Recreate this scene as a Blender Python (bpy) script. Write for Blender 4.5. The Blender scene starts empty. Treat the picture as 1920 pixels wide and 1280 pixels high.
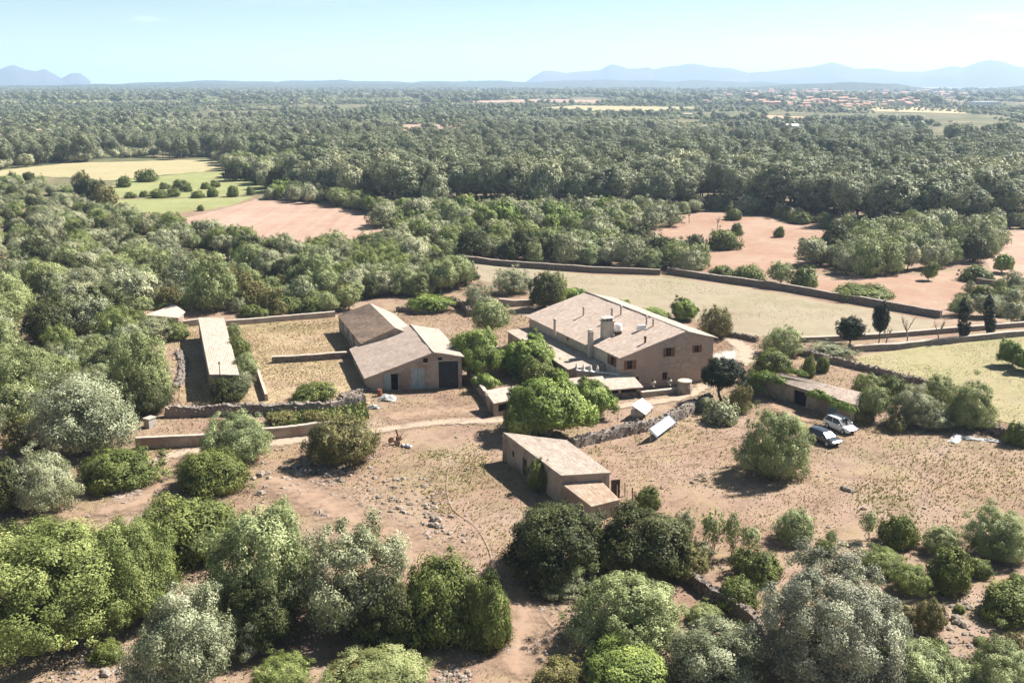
import bpy, math, random
import numpy as np
from mathutils import Vector
from mathutils.geometry import tessellate_polygon

R = math.radians
scene = bpy.context.scene
C = scene.collection

# ------------------------------------------------------------------ camera
F = 1850.0                       # focal length in photo pixels (photo 1920 x 1280)
PITCH = math.atan(487 / F)
HCAM = 40.0
cam_d = bpy.data.cameras.new('camera')
cam_d.sensor_width = 36.0
cam_d.lens = F * 36.0 / 1920.0
cam_d.clip_start = 0.5
cam_d.clip_end = 90000.0
cam = bpy.data.objects.new('camera', cam_d)
C.objects.link(cam)
cam.location = (0, 0, HCAM)
cam.rotation_euler = (math.pi / 2 - PITCH, 0, 0)
scene.camera = cam

# ------------------------------------------------------------------ light
SUN_DIR = Vector((0.61, 0.33, 0.74)).normalized()      # towards the sun
SUN_EL = math.asin(SUN_DIR.z)
SUN_AZ = math.atan2(SUN_DIR.x, SUN_DIR.y)              # from +Y towards +X
scene.view_settings.view_transform = 'Standard'
scene.view_settings.look = 'None'
scene.view_settings.exposure = 1.45
scene.view_settings.gamma = 1.0
scene.view_settings.use_curve_mapping = False
scene.cycles.max_bounces = 6
scene.cycles.diffuse_bounces = 2
scene.cycles.glossy_bounces = 2
scene.cycles.transmission_bounces = 3
scene.cycles.volume_bounces = 1
scene.cycles.transparent_max_bounces = 8
scene.cycles.use_denoising = True

world = bpy.data.worlds.new('World')
scene.world = world
world.use_nodes = True
wn = world.node_tree
wn.nodes.clear()
sky = wn.nodes.new('ShaderNodeTexSky')
sky.sky_type = 'NISHITA'
sky.sun_disc = False
sky.sun_elevation = SUN_EL
sky.sun_rotation = SUN_AZ
sky.altitude = 0
sky.air_density = 0.5
sky.dust_density = 0.15
sky.ozone_density = 1.0
wtc = wn.nodes.new('ShaderNodeTexCoord')
wmap = wn.nodes.new('ShaderNodeMapping')
wmap.inputs['Scale'].default_value = (22.0, 22.0, 150.0)
wnz = wn.nodes.new('ShaderNodeTexNoise')
wnz.inputs['Scale'].default_value = 1.6
wnz.inputs['Detail'].default_value = 7
wnz.inputs['Roughness'].default_value = 0.62
wrp = wn.nodes.new('ShaderNodeValToRGB')
wrp.color_ramp.elements[0].position = 0.38
wrp.color_ramp.elements[1].position = 0.66
wsep = wn.nodes.new('ShaderNodeSeparateXYZ')


def wmath(op, a, b=0.0):
    nd = wn.nodes.new('ShaderNodeMath'); nd.operation = op
    for k, v in ((0, a), (1, b)):
        if hasattr(v, 'is_linked'):
            wn.links.new(v, nd.inputs[k])
        else:
            nd.inputs[k].default_value = v
    return nd.outputs[0]


wn.links.new(wtc.outputs['Generated'], wsep.inputs[0])
waz = wmath('DIVIDE', wsep.outputs[0], wsep.outputs[1])
wel = wmath('DIVIDE', wsep.outputs[2], wsep.outputs[1])
wcl = 0.0
for az0, el0, sa, se, k in ((-0.352, 0.0592, 0.013, 0.0022, 0.8), (0.478, 0.0600, 0.035, 0.003, 0.95), (0.490, 0.0535, 0.022, 0.0022, 0.6), (0.30, 0.0385, 0.07, 0.005, 0.30), (0.05, 0.03, 0.2, 0.006, 0.12), (-0.2, 0.075, 0.1, 0.004, 0.15), (-0.8, 0.1, 0.2, 0.02, 0.5), (0.9, 0.12, 0.2, 0.02, 0.5)):
    e1 = wmath('POWER', wmath('DIVIDE', wmath('SUBTRACT', waz, az0), sa), 2.0)
    e2 = wmath('POWER', wmath('DIVIDE', wmath('SUBTRACT', wel, el0), se), 2.0)
    wcl = wmath('ADD', wcl, wmath('MULTIPLY', wmath('POWER', 2.718, wmath('MULTIPLY', wmath('ADD', e1, e2), -1.0)), k))
wgain = wn.nodes.new('ShaderNodeMix')
wgain.data_type = 'RGBA'
wgain.blend_type = 'MULTIPLY'
wgain.inputs[0].default_value = 1.0
wgain.inputs[7].default_value = (1.18, 1.14, 0.88, 1)
wmix = wn.nodes.new('ShaderNodeMix')
wmix.data_type = 'RGBA'
wmix.inputs[7].default_value = (11.5, 12.0, 12.2, 1)
wfac = wn.nodes.new('ShaderNodeMath')
wfac.operation = 'MULTIPLY'
L0 = wn.links.new
L0(wcl, wfac.inputs[1])
wbg = wn.nodes.new('ShaderNodeBackground')
wbg.inputs['Strength'].default_value = 0.054
wout = wn.nodes.new('ShaderNodeOutputWorld')
L = wn.links.new
L(wtc.outputs['Generated'], wmap.inputs['Vector'])
L(wmap.outputs['Vector'], wnz.inputs['Vector'])
L(wnz.outputs['Fac'], wrp.inputs['Fac'])
L(wrp.outputs['Color'], wfac.inputs[0])
L(sky.outputs['Color'], wgain.inputs[6])
L(wfac.outputs[0], wmix.inputs[0])
L(wgain.outputs[2], wmix.inputs[6])
L(wmix.outputs[2], wbg.inputs['Color'])
L(wbg.outputs['Background'], wout.inputs['Surface'])

sun_d = bpy.data.lights.new('sun', 'SUN')
sun_d.energy = 5.0
sun_d.angle = R(0.53)
sun_d.color = (1.0, 0.955, 0.90)
sun = bpy.data.objects.new('sun', sun_d)
C.objects.link(sun)
sun.rotation_euler = SUN_DIR.to_track_quat('Z', 'Y').to_euler()
sun.location = (60, 60, 150)

# ------------------------------------------------------------------ pixel <-> ground
cP, sP = math.cos(PITCH), math.sin(PITCH)


def P(u, v, z=0.0):
    x = (u - 960) / F
    y = (v - 640) / F
    dz = -sP - y * cP
    t = (z - HCAM) / dz
    return np.array([x * t, (cP - y * sP) * t, z])


def depth(p):
    return p[1] * cP - (p[2] - HCAM) * sP


def hgt(p, v):
    """height above ground point p at which the photo row is v"""
    k = (640 - v) / F           # up/dep
    # (y*s + z*c)/(y*c - z*s) = k
    y = p[1]
    z = y * (k * cP - sP) / (cP + k * sP)
    return z + HCAM


def V2(a, b):
    return np.array([a, b, 0.0])


# ------------------------------------------------------------------ numpy noise
def _h(ix, iy, seed):
    n = (ix.astype(np.int64) * 374761393 + iy.astype(np.int64) * 668265263 + seed * 1442695041) & 0x7fffffff
    n = ((n ^ (n >> 13)) * 1274126177) & 0x7fffffff
    return ((n ^ (n >> 16)) & 0xffff) / 65535.0


def vnoise(x, y, seed=0):
    ix = np.floor(x); iy = np.floor(y)
    fx = x - ix; fy = y - iy
    fx = fx * fx * (3 - 2 * fx); fy = fy * fy * (3 - 2 * fy)
    a = _h(ix, iy, seed); b = _h(ix + 1, iy, seed); c = _h(ix, iy + 1, seed); d = _h(ix + 1, iy + 1, seed)
    return (a * (1 - fx) + b * fx) * (1 - fy) + (c * (1 - fx) + d * fx) * fy


def fbm(x, y, seed=0, o=4):
    s = 0; a = 0.5; t = 0
    for i in range(o):
        s = s + a * vnoise(x * 2 ** i, y * 2 ** i, seed + 17 * i); t += a; a *= 0.5
    return s / t


def inpoly(x, y, poly):
    x = np.asarray(x, float); y = np.asarray(y, float)
    r = np.zeros(x.shape, bool)
    n = len(poly)
    for i in range(n):
        x1, y1 = poly[i][0], poly[i][1]; x2, y2 = poly[(i + 1) % n][0], poly[(i + 1) % n][1]
        cnd = (y1 > y) != (y2 > y)
        with np.errstate(divide='ignore', invalid='ignore'):
            xi = (x2 - x1) * (y - y1) / (y2 - y1 + 1e-12) + x1
        r ^= cnd & (x < xi)
    return r


def segdist(x, y, pts):
    d = np.full(np.shape(x), 1e9)
    for a, b in zip(pts[:-1], pts[1:]):
        ax, ay, bx, by = a[0], a[1], b[0], b[1]
        l2 = (bx - ax) ** 2 + (by - ay) ** 2 + 1e-9
        t = np.clip(((x - ax) * (bx - ax) + (y - ay) * (by - ay)) / l2, 0, 1)
        d = np.minimum(d, np.hypot(x - ax - t * (bx - ax), y - ay - t * (by - ay)))
    return d


# ------------------------------------------------------------------ materials
class NT:
    def __init__(s, name):
        s.m = bpy.data.materials.new(name)
        s.m.use_nodes = True
        s.t = s.m.node_tree
        s.t.nodes.clear()
        s.out = s.n('ShaderNodeOutputMaterial')

    def n(s, typ, **kw):
        nd = s.t.nodes.new(typ)
        for k, v in kw.items():
            setattr(nd, k, v)
        return nd

    def l(s, a, b):
        s.t.links.new(a, b)

    def val(s, sock, v):
        if hasattr(v, 'default_value') or hasattr(v, 'is_linked'):
            s.l(v, sock)
        else:
            if isinstance(v, (tuple, list)) and len(v) == 3 and sock.type == 'RGBA':
                v = (*v, 1)
            sock.default_value = v

    def mix(s, f, a, b, mode='MIX'):
        nd = s.n('ShaderNodeMix', data_type='RGBA', blend_type=mode)
        s.val(nd.inputs[0], f); s.val(nd.inputs[6], a); s.val(nd.inputs[7], b)
        return nd.outputs[2]

    def math(s, op, a, b=0.0, c=None):
        nd = s.n('ShaderNodeMath', operation=op)
        s.val(nd.inputs[0], a); s.val(nd.inputs[1], b)
        if c is not None:
            s.val(nd.inputs[2], c)
        return nd.outputs[0]

    def ramp(s, f, stops):
        nd = s.n('ShaderNodeValToRGB')
        cr = nd.color_ramp
        while len(cr.elements) < len(stops):
            cr.elements.new(0.5)
        for e, (p, c) in zip(cr.elements, stops):
            e.position = p
            e.color = (*c, 1) if len(c) == 3 else c
        s.val(nd.inputs[0], f)
        return nd.outputs[0]

    def step(s, f, lo, hi):
        nd = s.n('ShaderNodeMapRange', interpolation_type='SMOOTHSTEP')
        s.val(nd.inputs[0], f); nd.inputs[1].default_value = lo; nd.inputs[2].default_value = hi
        return nd.outputs[0]

    def coord(s, kind='Object'):
        return s.n('ShaderNodeTexCoord').outputs[kind]

    def pos(s):
        return s.n('ShaderNodeNewGeometry').outputs['Position']

    def noise(s, vec, scale, detail=4, rough=0.55, col=False):
        nd = s.n('ShaderNodeTexNoise')
        s.l(vec, nd.inputs['Vector'])
        nd.inputs['Scale'].default_value = scale; nd.inputs['Detail'].default_value = detail
        nd.inputs['Roughness'].default_value = rough
        return nd.outputs['Color' if col else 'Fac']

    def voro(s, vec, scale, out='Color', feature='F1', rnd=1.0):
        nd = s.n('ShaderNodeTexVoronoi', feature=feature)
        s.l(vec, nd.inputs['Vector'])
        nd.inputs['Scale'].default_value = scale
        nd.inputs['Randomness'].default_value = rnd
        return nd.outputs[out]

    def attr(s, name, out='Fac'):
        return s.n('ShaderNodeAttribute', attribute_name=name).outputs[out]

    def bump(s, h, strength=0.5, dist=0.1):
        nd = s.n('ShaderNodeBump')
        nd.inputs['Strength'].default_value = strength; nd.inputs['Distance'].default_value = dist
        s.l(h, nd.inputs['Height'])
        return nd.outputs[0]

    def bsdf(s, color, rough=0.9, spec=0.2, metal=0.0, normal=None):
        b = s.n('ShaderNodeBsdfPrincipled')
        s.val(b.inputs['Base Color'], color); s.val(b.inputs['Roughness'], rough)
        b.inputs['Specular IOR Level'].default_value = spec
        s.val(b.inputs['Metallic'], metal)
        if normal is not None:
            s.l(normal, b.inputs['Normal'])
        s.b = b
        return b.outputs[0]

    def done(s, sh):
        s.l(sh, s.out.inputs['Surface'])
        return s.m


M = {}
KS = 0.74        # sunlit mineral surfaces, measured against the foliage
ks = lambda c: tuple(min(0.9, x * KS) for x in c)


def plain(name, col, rough=0.7, spec=0.3, metal=0.0, var=0.25, scale=1.5):
    t = NT(name)
    p = t.coord()
    n = t.noise(p, scale, 5)
    n2 = t.noise(p, scale * 9, 3)
    f = t.math('MULTIPLY', t.math('ADD', n, n2), 0.5)
    c = t.mix(t.step(f, 0.3, 0.7), tuple(x * (1 - var) for x in col), tuple(min(1, x * (1 + var)) for x in col))
    M[name] = t.done(t.bsdf(c, rough, spec, metal))
    return M[name]


def stone(name, cols, mortar, sc=2.2, wear=(0.42, 0.34, 0.26), plaster=None, pl=(0.5, 0.6)):
    """rubble masonry: cells of several stone colours, joints, weathering; optional plaster coat"""
    cols = [ks(c) for c in cols]; mortar = ks(mortar); wear = ks(wear); plaster = ks(plaster) if plaster else None
    t = NT(name)
    p = t.coord()
    w = t.noise(p, 1.2, 3, 0.5, True)
    vm = t.n('ShaderNodeVectorMath', operation='MULTIPLY_ADD')
    t.l(w, vm.inputs[0]); vm.inputs[1].default_value = (0.25, 0.25, 0.25); t.l(p, vm.inputs[2])
    q = vm.outputs[0]
    mp = t.n('ShaderNodeMapping'); mp.inputs['Scale'].default_value = (1, 1, 1.5)
    t.l(q, mp.inputs['Vector']); q = mp.outputs[0]
    cell = t.voro(q, sc, 'Color')
    sep = t.n('ShaderNodeSeparateColor'); t.l(cell, sep.inputs[0])
    c = t.ramp(sep.outputs[0], [(i / max(1, len(cols) - 1), k) for i, k in enumerate(cols)])
    edge = t.voro(q, sc, 'Distance', 'DISTANCE_TO_EDGE')
    j = t.step(edge, 0.02, 0.12)
    c = t.mix(j, mortar, c)
    big = t.noise(p, 0.22, 6, 0.65)
    c = t.mix(t.math('MULTIPLY', t.step(big, 0.42, 0.60), 0.75), c, wear)
    grey = t.noise(p, 0.3, 7, 0.7)
    c = t.mix(t.math('MULTIPLY', t.step(grey, 0.50, 0.66), 0.6), c, (wear[0] * 0.62, wear[0] * 0.56, wear[0] * 0.52))
    fine = t.noise(p, 9, 3)
    c = t.mix(t.math('MULTIPLY', fine, 0.35), c, tuple(x * 0.55 for x in mortar))
    h = t.math('MULTIPLY', j, 1.0)
    if plaster:
        k = t.step(t.noise(p, 0.5, 6, 0.65), *pl)
        pc = t.mix(t.noise(p, 3, 4), plaster, tuple(x * 0.8 for x in plaster))
        c = t.mix(k, pc, c)
        h = t.math('MULTIPLY', h, k)
    M[name] = t.done(t.bsdf(c, 0.95, 0.1, 0, t.bump(h, 0.7, 0.06)))
    return M[name]


def tiles(name, cols, lichen, lich=(0.5, 0.7), tw=0.24, tl=0.42):
    """barrel tiles: one random shade per tile from the UV cell, streaks, lichen patches"""
    cols = [tuple(x * 1.1 for x in ks(c)) for c in cols]; lichen = tuple(x * 1.12 for x in ks(lichen))
    t = NT(name)
    uv = t.n('ShaderNodeAttribute', attribute_name='tileuv').outputs['Vector']
    sx = t.n('ShaderNodeSeparateXYZ'); t.l(uv, sx.inputs[0])
    fu = t.math('FLOOR', t.math('DIVIDE', sx.outputs[0], tw)); fv = t.math('FLOOR', t.math('DIVIDE', sx.outputs[1], tl))
    cb = t.n('ShaderNodeCombineXYZ'); t.l(fu, cb.inputs[0]); t.l(fv, cb.inputs[1])
    wn_ = t.n('ShaderNodeTexWhiteNoise', noise_dimensions='2D'); t.l(cb.outputs[0], wn_.inputs['Vector'])
    c = t.ramp(wn_.outputs['Value'], [(i / max(1, len(cols) - 1), k) for i, k in enumerate(cols)])
    p = t.coord()
    big = t.noise(p, 0.4, 6, 0.65)
    c = t.mix(t.math('MULTIPLY', t.step(big, *lich), 0.65), c, lichen)
    st = t.n('ShaderNodeMapping'); st.inputs['Scale'].default_value = (2.2, 0.25, 1)
    t.l(uv, st.inputs['Vector'])
    c = t.mix(t.math('MULTIPLY', t.step(t.noise(st.outputs[0], 1.3, 5), 0.5, 0.75), 0.4), c, tuple(x * 0.45 for x in lichen))
    c = t.mix(t.math('MULTIPLY', t.step(t.noise(p, 6, 3), 0.5, 0.8), 0.5), c, (0.20, 0.15, 0.11))
    c = t.mix(t.math('MULTIPLY', t.step(t.noise(p, 1.3, 6, 0.75), 0.48, 0.66), 0.45), c, tuple(x * 0.62 for x in lichen))
    c = t.mix(t.math('MULTIPLY', t.step(t.noise(p, 1.9, 5, 0.7), 0.56, 0.70), 0.5), c, tuple(min(0.8, x * 1.2) for x in cols[-1]))
    M[name] = t.done(t.bsdf(c, 0.95, 0.1))
    return M[name]


def leafmat(name, dark, mid, light, trans=0.18, spec=0.12, hue=0.35, alt=None):
    t = NT(name)
    a = t.attr('tint')
    oi = t.n('ShaderNodeObjectInfo').outputs['Random']
    c = t.ramp(a, [(0.12, dark), (0.5, mid), (0.9, light)])
    if alt is None:
        alt = (mid[0] * 1.25, mid[1] * 1.05, mid[2] * 0.8)
    c = t.mix(t.math('MULTIPLY', oi, hue), c, alt)
    b = t.bsdf(c, 0.5, spec)
    trans *= 0.6
    tr = t.n('ShaderNodeBsdfTranslucent')
    t.l(t.mix(0.5, c, (mid[0] * 1.6, mid[1] * 1.7, mid[2] * 0.8)), tr.inputs['Color'])
    mx = t.n('ShaderNodeMixShader'); mx.inputs[0].default_value = trans
    t.l(b, mx.inputs[1]); t.l(tr.outputs[0], mx.inputs[2])
    M[name] = t.done(mx.outputs[0])
    return M[name]


leafmat('leaf_olive', (0.0522, 0.0682, 0.0286), (0.2129, 0.2508, 0.1052), (0.5420, 0.5829, 0.2946))  # leaf stops spread wide so colour carries some crown highlight and shadow
leafmat('leaf_silver', (0.0674, 0.0775, 0.0385), (0.2344, 0.2542, 0.1465), (0.5538, 0.5664, 0.3729))
leafmat('leaf_oak', (0.0253, 0.0325, 0.0120), (0.0598, 0.0706, 0.0240), (0.1380, 0.1456, 0.0550), 0.12)
leafmat('leaf_lentisk', (0.0339, 0.0470, 0.0125), (0.1212, 0.1503, 0.0421), (0.3199, 0.3416, 0.1071), 0.15)
leafmat('leaf_fig', (0.0294, 0.0525, 0.0084), (0.1430, 0.2035, 0.0385), (0.4340, 0.5040, 0.1470), 0.2, hue=0.5, alt=(0.24, 0.27, 0.085))
leafmat('leaf_yellow', (0.0452, 0.0606, 0.0161), (0.1804, 0.2163, 0.0633), (0.4729, 0.5093, 0.1932), 0.2, hue=0.1)
leafmat('leaf_pine', (0.0396, 0.0484, 0.0286), (0.1751, 0.1962, 0.1120), (0.4457, 0.4636, 0.2851), 0.12, hue=0.5, alt=(0.2363, 0.2395, 0.1339))
leafmat('leaf_scrub', (0.0669, 0.0784, 0.0440), (0.2915, 0.3006, 0.1728), (0.7007, 0.6887, 0.4298), 0.15, hue=0.5, alt=(0.3680, 0.3553, 0.2071))
leafmat('leaf_cypress', (0.010, 0.016, 0.006), (0.022, 0.03, 0.012), (0.045, 0.056, 0.02), 0.05)
leafmat('leaf_brown', (0.0640, 0.0624, 0.0208), (0.1500, 0.1400, 0.0500), (0.3250, 0.2875, 0.1250), 0.15)
leafmat('leaf_mauve', (0.0786, 0.0775, 0.0563), (0.2468, 0.2500, 0.1711), (0.5359, 0.5504, 0.3629), 0.12, hue=0.0)
leafmat('leaf_vine', (0.06, 0.095, 0.02), (0.14, 0.19, 0.045), (0.28, 0.33, 0.10), 0.2, hue=0.2)
plain('bark', (0.13, 0.10, 0.075), 0.95, 0.1)
plain('bark_grey', (0.24, 0.21, 0.18), 0.95, 0.1)
stone('stone_house', [(0.42, 0.29, 0.22), (0.66, 0.50, 0.40), (0.54, 0.38, 0.29), (0.74, 0.61, 0.51)], (0.64, 0.51, 0.42), 2.0, (0.66, 0.45, 0.34))
stone('stone_pink', [(0.40, 0.28, 0.21), (0.54, 0.41, 0.32), (0.46, 0.33, 0.25), (0.60, 0.49, 0.40)], (0.44, 0.34, 0.27), 2.2, (0.48, 0.31, 0.23), (0.56, 0.46, 0.38), (0.44, 0.60))
stone('stone_field', [(0.22, 0.18, 0.15), (0.36, 0.31, 0.26), (0.46, 0.41, 0.36), (0.30, 0.22, 0.17)], (0.09, 0.07, 0.055), 3.0, (0.33, 0.24, 0.18))
stone('stone_pale', [(0.34, 0.29, 0.25), (0.44, 0.39, 0.34), (0.28, 0.23, 0.20), (0.50, 0.45, 0.40)], (0.16, 0.12, 0.10), 3.0, (0.44, 0.36, 0.29))
stone('stone_plaster', [(0.34, 0.24, 0.17), (0.48, 0.36, 0.27)], (0.36, 0.27, 0.20), 2.2, (0.42, 0.30, 0.22), (0.52, 0.42, 0.33), (0.48, 0.56))
stone('stone_white', [(0.40, 0.33, 0.28), (0.48, 0.41, 0.36)], (0.32, 0.27, 0.22), 2.2, (0.42, 0.36, 0.30), (0.52, 0.47, 0.41), (0.55, 0.62))
tiles('tiles_pink', [(0.34, 0.23, 0.16), (0.47, 0.34, 0.25), (0.42, 0.27, 0.18), (0.56, 0.44, 0.34)], (0.45, 0.39, 0.31))
tiles('tiles_old', [(0.46, 0.35, 0.28), (0.58, 0.46, 0.38), (0.50, 0.38, 0.30), (0.64, 0.53, 0.45)], (0.46, 0.39, 0.33))
tiles('tiles_pale', [(0.41, 0.32, 0.25), (0.52, 0.43, 0.35), (0.46, 0.36, 0.285), (0.56, 0.48, 0.41)], (0.40, 0.34, 0.28), (0.46, 0.62))
plain('coping', (0.40, 0.34, 0.28), 0.9, 0.1, var=0.2)
plain('plaster_pale', (0.44, 0.38, 0.32), 0.9, 0.1, var=0.2)
plain('plaster_white', (0.76, 0.74, 0.71), 0.8, 0.2, var=0.1)
plain('wood_brown', (0.20, 0.085, 0.035), 0.7, 0.2)
plain('wood_dark', (0.07, 0.05, 0.035), 0.9, 0.1)
plain('wood_grey', (0.30, 0.26, 0.21), 0.9, 0.1)
plain('door_blue', (0.14, 0.20, 0.24), 0.6, 0.3)
plain('door_grey', (0.30, 0.34, 0.35), 0.7, 0.3)
plain('door_navy', (0.016, 0.022, 0.026), 0.6, 0.3)
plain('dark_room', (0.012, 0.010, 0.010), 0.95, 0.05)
plain('metal_pale', (0.62, 0.62, 0.62), 0.45, 0.5, 0.3, var=0.1)
plain('metal_grey', (0.35, 0.35, 0.36), 0.5, 0.5, 0.5)
plain('rust', (0.13, 0.07, 0.045), 0.9, 0.2)
plain('flue', (0.42, 0.35, 0.30), 0.8, 0.2)
plain('terracotta', (0.40, 0.19, 0.11), 0.85, 0.2)
plain('house_cream', (0.62, 0.52, 0.42), 0.9, 0.1)
plain('house_pinkish', (0.56, 0.40, 0.31), 0.9, 0.1)
plain('house_roof', (0.46, 0.28, 0.20), 0.9, 0.1)
plain('straw', (0.5, 0.40, 0.22), 0.9, 0.1)
plain('junk_red', (0.22, 0.08, 0.05), 0.8, 0.2)
plain('tarp_white', (0.36, 0.345, 0.33), 0.7, 0.2, var=0.12)
plain('rock', (0.27, 0.225, 0.185), 0.95, 0.1, var=0.4)
plain('rock_red', (0.36, 0.24, 0.18), 0.95, 0.1, var=0.4)

tm = NT('glass_dark'); M['glass_dark'] = tm.done(tm.bsdf((0.015, 0.018, 0.02), 0.08, 0.6))
tm = NT('paint_white'); M['paint_white'] = tm.done(tm.bsdf((0.78, 0.79, 0.80), 0.25, 0.5)); tm.b.inputs['Coat Weight'].default_value = 0.6
tm = NT('paint_dark'); M['paint_dark'] = tm.done(tm.bsdf((0.035, 0.04, 0.048), 0.25, 0.5)); tm.b.inputs['Coat Weight'].default_value = 0.8
tm = NT('rubber'); M['rubber'] = tm.done(tm.bsdf((0.015, 0.015, 0.015), 0.8, 0.2))
tm = NT('lamp_clear'); M['lamp_clear'] = tm.done(tm.bsdf((0.7, 0.72, 0.75), 0.1, 0.6))
tm = NT('lamp_red'); M['lamp_red'] = tm.done(tm.bsdf((0.4, 0.02, 0.02), 0.2, 0.5))
# solar cells: pale sky reflection set in the base colour, grid of thin frame lines (UV)
tm = NT('solar_cell')
uv = tm.n('ShaderNodeAttribute', attribute_name='tileuv').outputs['Vector']
sx = tm.n('ShaderNodeSeparateXYZ'); tm.l(uv, sx.inputs[0])
def _grid(o, per, w):
    fr = tm.math('FRACT', tm.math('DIVIDE', o, per))
    return tm.math('LESS_THAN', tm.math('ABSOLUTE', tm.math('SUBTRACT', fr, 0.5)), 0.5 - w)
g = tm.math('MULTIPLY', _grid(sx.outputs[0], 1.0, 0.03), _grid(sx.outputs[1], 1.65, 0.02))
M['solar_cell'] = tm.done(tm.bsdf(tm.mix(g, (0.22, 0.23, 0.24), (0.07, 0.095, 0.13)), 0.6, 0.1))

# ------------------------------------------------------------------ mesh building
class MB:
    def __init__(s):
        s.v = []; s.f = []; s.uv = {}; s.mi = []; s.cur = 0

    def add(s, vs, fs, uvs=None):
        o = len(s.v)
        s.v += [tuple(map(float, q)) for q in vs]
        for i, f in enumerate(fs):
            if uvs is not None:
                s.uv[len(s.f)] = uvs[i]
            s.f.append([o + k for k in f]); s.mi.append(s.cur)

    def quad(s, a, b, c, d, uv=None):
        s.add([a, b, c, d], [(0, 1, 2, 3)], None if uv is None else [uv])

    def box(s, cen, size, yaw=0.0, tilt=None):
        x, y, z = [k / 2 for k in size]
        pts = [(i * x, j * y, k * z) for k in (-1, 1) for j in (-1, 1) for i in (-1, 1)]
        if tilt is not None:
            pts = [tuple(tilt @ Vector(p)) for p in pts]
        cy, sy = math.cos(yaw), math.sin(yaw)
        pts = [(cen[0] + p[0] * cy - p[1] * sy, cen[1] + p[0] * sy + p[1] * cy, cen[2] + p[2]) for p in pts]
        s.add(pts, [(0, 2, 3, 1), (4, 5, 7, 6), (0, 1, 5, 4), (2, 6, 7, 3), (0, 4, 6, 2), (1, 3, 7, 5)])

    def prism(s, poly, z0, z1):
        n = len(poly)
        lo = [(p[0], p[1], z0) for p in poly]; hi = [(p[0], p[1], z1) for p in poly]
        s.add(lo + hi, [tuple(range(n))[::-1], tuple(range(n, 2 * n))] + [(i, (i + 1) % n, n + (i + 1) % n, n + i) for i in range(n)])

    def tube(s, pts, rad, n=6, cap=True):
        pts = [Vector(p) for p in pts]
        rings = []
        for i, p in enumerate(pts):
            d = (pts[min(i + 1, len(pts) - 1)] - pts[max(i - 1, 0)]).normalized()
            a = d.orthogonal().normalized(); b = d.cross(a)
            r = rad[i] if hasattr(rad, '__len__') else rad
            rings.append([p + (a * math.cos(2 * math.pi * k / n) + b * math.sin(2 * math.pi * k / n)) * r for k in range(n)])
        vs = [q for rg in rings for q in rg]
        fs = [(i * n + k, i * n + (k + 1) % n, (i + 1) * n + (k + 1) % n, (i + 1) * n + k) for i in range(len(rings) - 1) for k in range(n)]
        if cap:
            fs += [tuple(range(n))[::-1], tuple(range((len(rings) - 1) * n, len(rings) * n))]
        s.add(vs, fs)

    def lathe(s, cen, prof, n=12):
        vs = [(cen[0] + r * math.cos(2 * math.pi * k / n), cen[1] + r * math.sin(2 * math.pi * k / n), cen[2] + z) for r, z in prof for k in range(n)]
        fs = [(i * n + k, i * n + (k + 1) % n, (i + 1) * n + (k + 1) % n, (i + 1) * n + k) for i in range(len(prof) - 1) for k in range(n)]
        fs += [tuple(range(n))[::-1], tuple(range((len(prof) - 1) * n, len(prof) * n))]
        s.add(vs, fs)

    def rockat(s, cen, r, rng, sq=0.7):
        """a small angular stone: jittered octahedral blob"""
        ph = rng.random() * 6.28
        vs = []
        for z, k, rr in ((-0.8, 4, 0.55), (0.0, 5, 1.0), (0.62, 4, 0.62)):
            for i in range(k):
                a = ph + 6.2832 * i / k + rng.uniform(-0.3, 0.3)
                q = rr * rng.uniform(0.75, 1.2)
                vs.append((cen[0] + r * q * math.cos(a), cen[1] + r * q * math.sin(a) * 0.85, cen[2] + r * sq * (z + rng.uniform(-0.12, 0.12))))
        vs.append((cen[0], cen[1], cen[2] + r * sq * 0.9))
        fs = [(0, 4, 5, 1), (1, 5, 6, 2), (2, 6, 7, 3), (3, 7, 8), (3, 8, 4, 0), (4, 9, 10, 5), (5, 10, 6), (6, 10, 11, 7), (7, 11, 12, 8), (8, 12, 9, 4),
              (9, 13, 10), (10, 13, 11), (11, 13, 12), (12, 13, 9)]
        s.add(vs, fs)

    def mesh(s, name, mats, base=(0, 0, 0), smooth=False):
        me = bpy.data.meshes.new(name)
        b = base
        me.from_pydata([(x - b[0], y - b[1], z - b[2]) for x, y, z in s.v], [], s.f)
        if not isinstance(mats, (list, tuple)):
            mats = [mats]
        for m in mats:
            me.materials.append(M[m])
        if len(mats) > 1:
            me.polygons.foreach_set('material_index', s.mi)
        if s.uv:
            lay = me.uv_layers.new(name='tileuv')
            for p in me.polygons:
                u = s.uv.get(p.index)
                if u is not None:
                    for li, c in zip(p.loop_indices, u):
                        lay.data[li].uv = c
        if smooth:
            me.polygons.foreach_set('use_smooth', [True] * len(me.polygons))
        me.update()
        return me


def link(name, me, parent=None, loc=None):
    o = bpy.data.objects.new(name, me)
    C.objects.link(o)
    if parent is not None:
        o.parent = parent
    if loc is not None:
        o.location = loc
    return o


def tag(o, label=None, cat=None, group=None, kind=None):
    for k, v in (('label', label), ('category', cat), ('group', group), ('kind', kind)):
        if v:
            o[k] = v
    return o


def thing(name, label, cat, loc, group=None):
    o = link(name, None, None, tuple(map(float, loc)))
    o.empty_display_size = 0.3
    return tag(o, label, cat, group)


def part(name, mb, mats, parent, label=None, smooth=False):
    base = Vector(parent.location)
    q = parent.parent
    while q is not None:
        base += Vector(q.location); q = q.parent
    o = link(name, mb.mesh(name, mats, base, smooth), parent)
    if label:
        o['label'] = label
    return o


def lerp(a, b, t):
    return np.asarray(a, float) * (1 - t) + np.asarray(b, float) * t


def up(p, z):
    return np.array([p[0], p[1], z], float)


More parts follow.
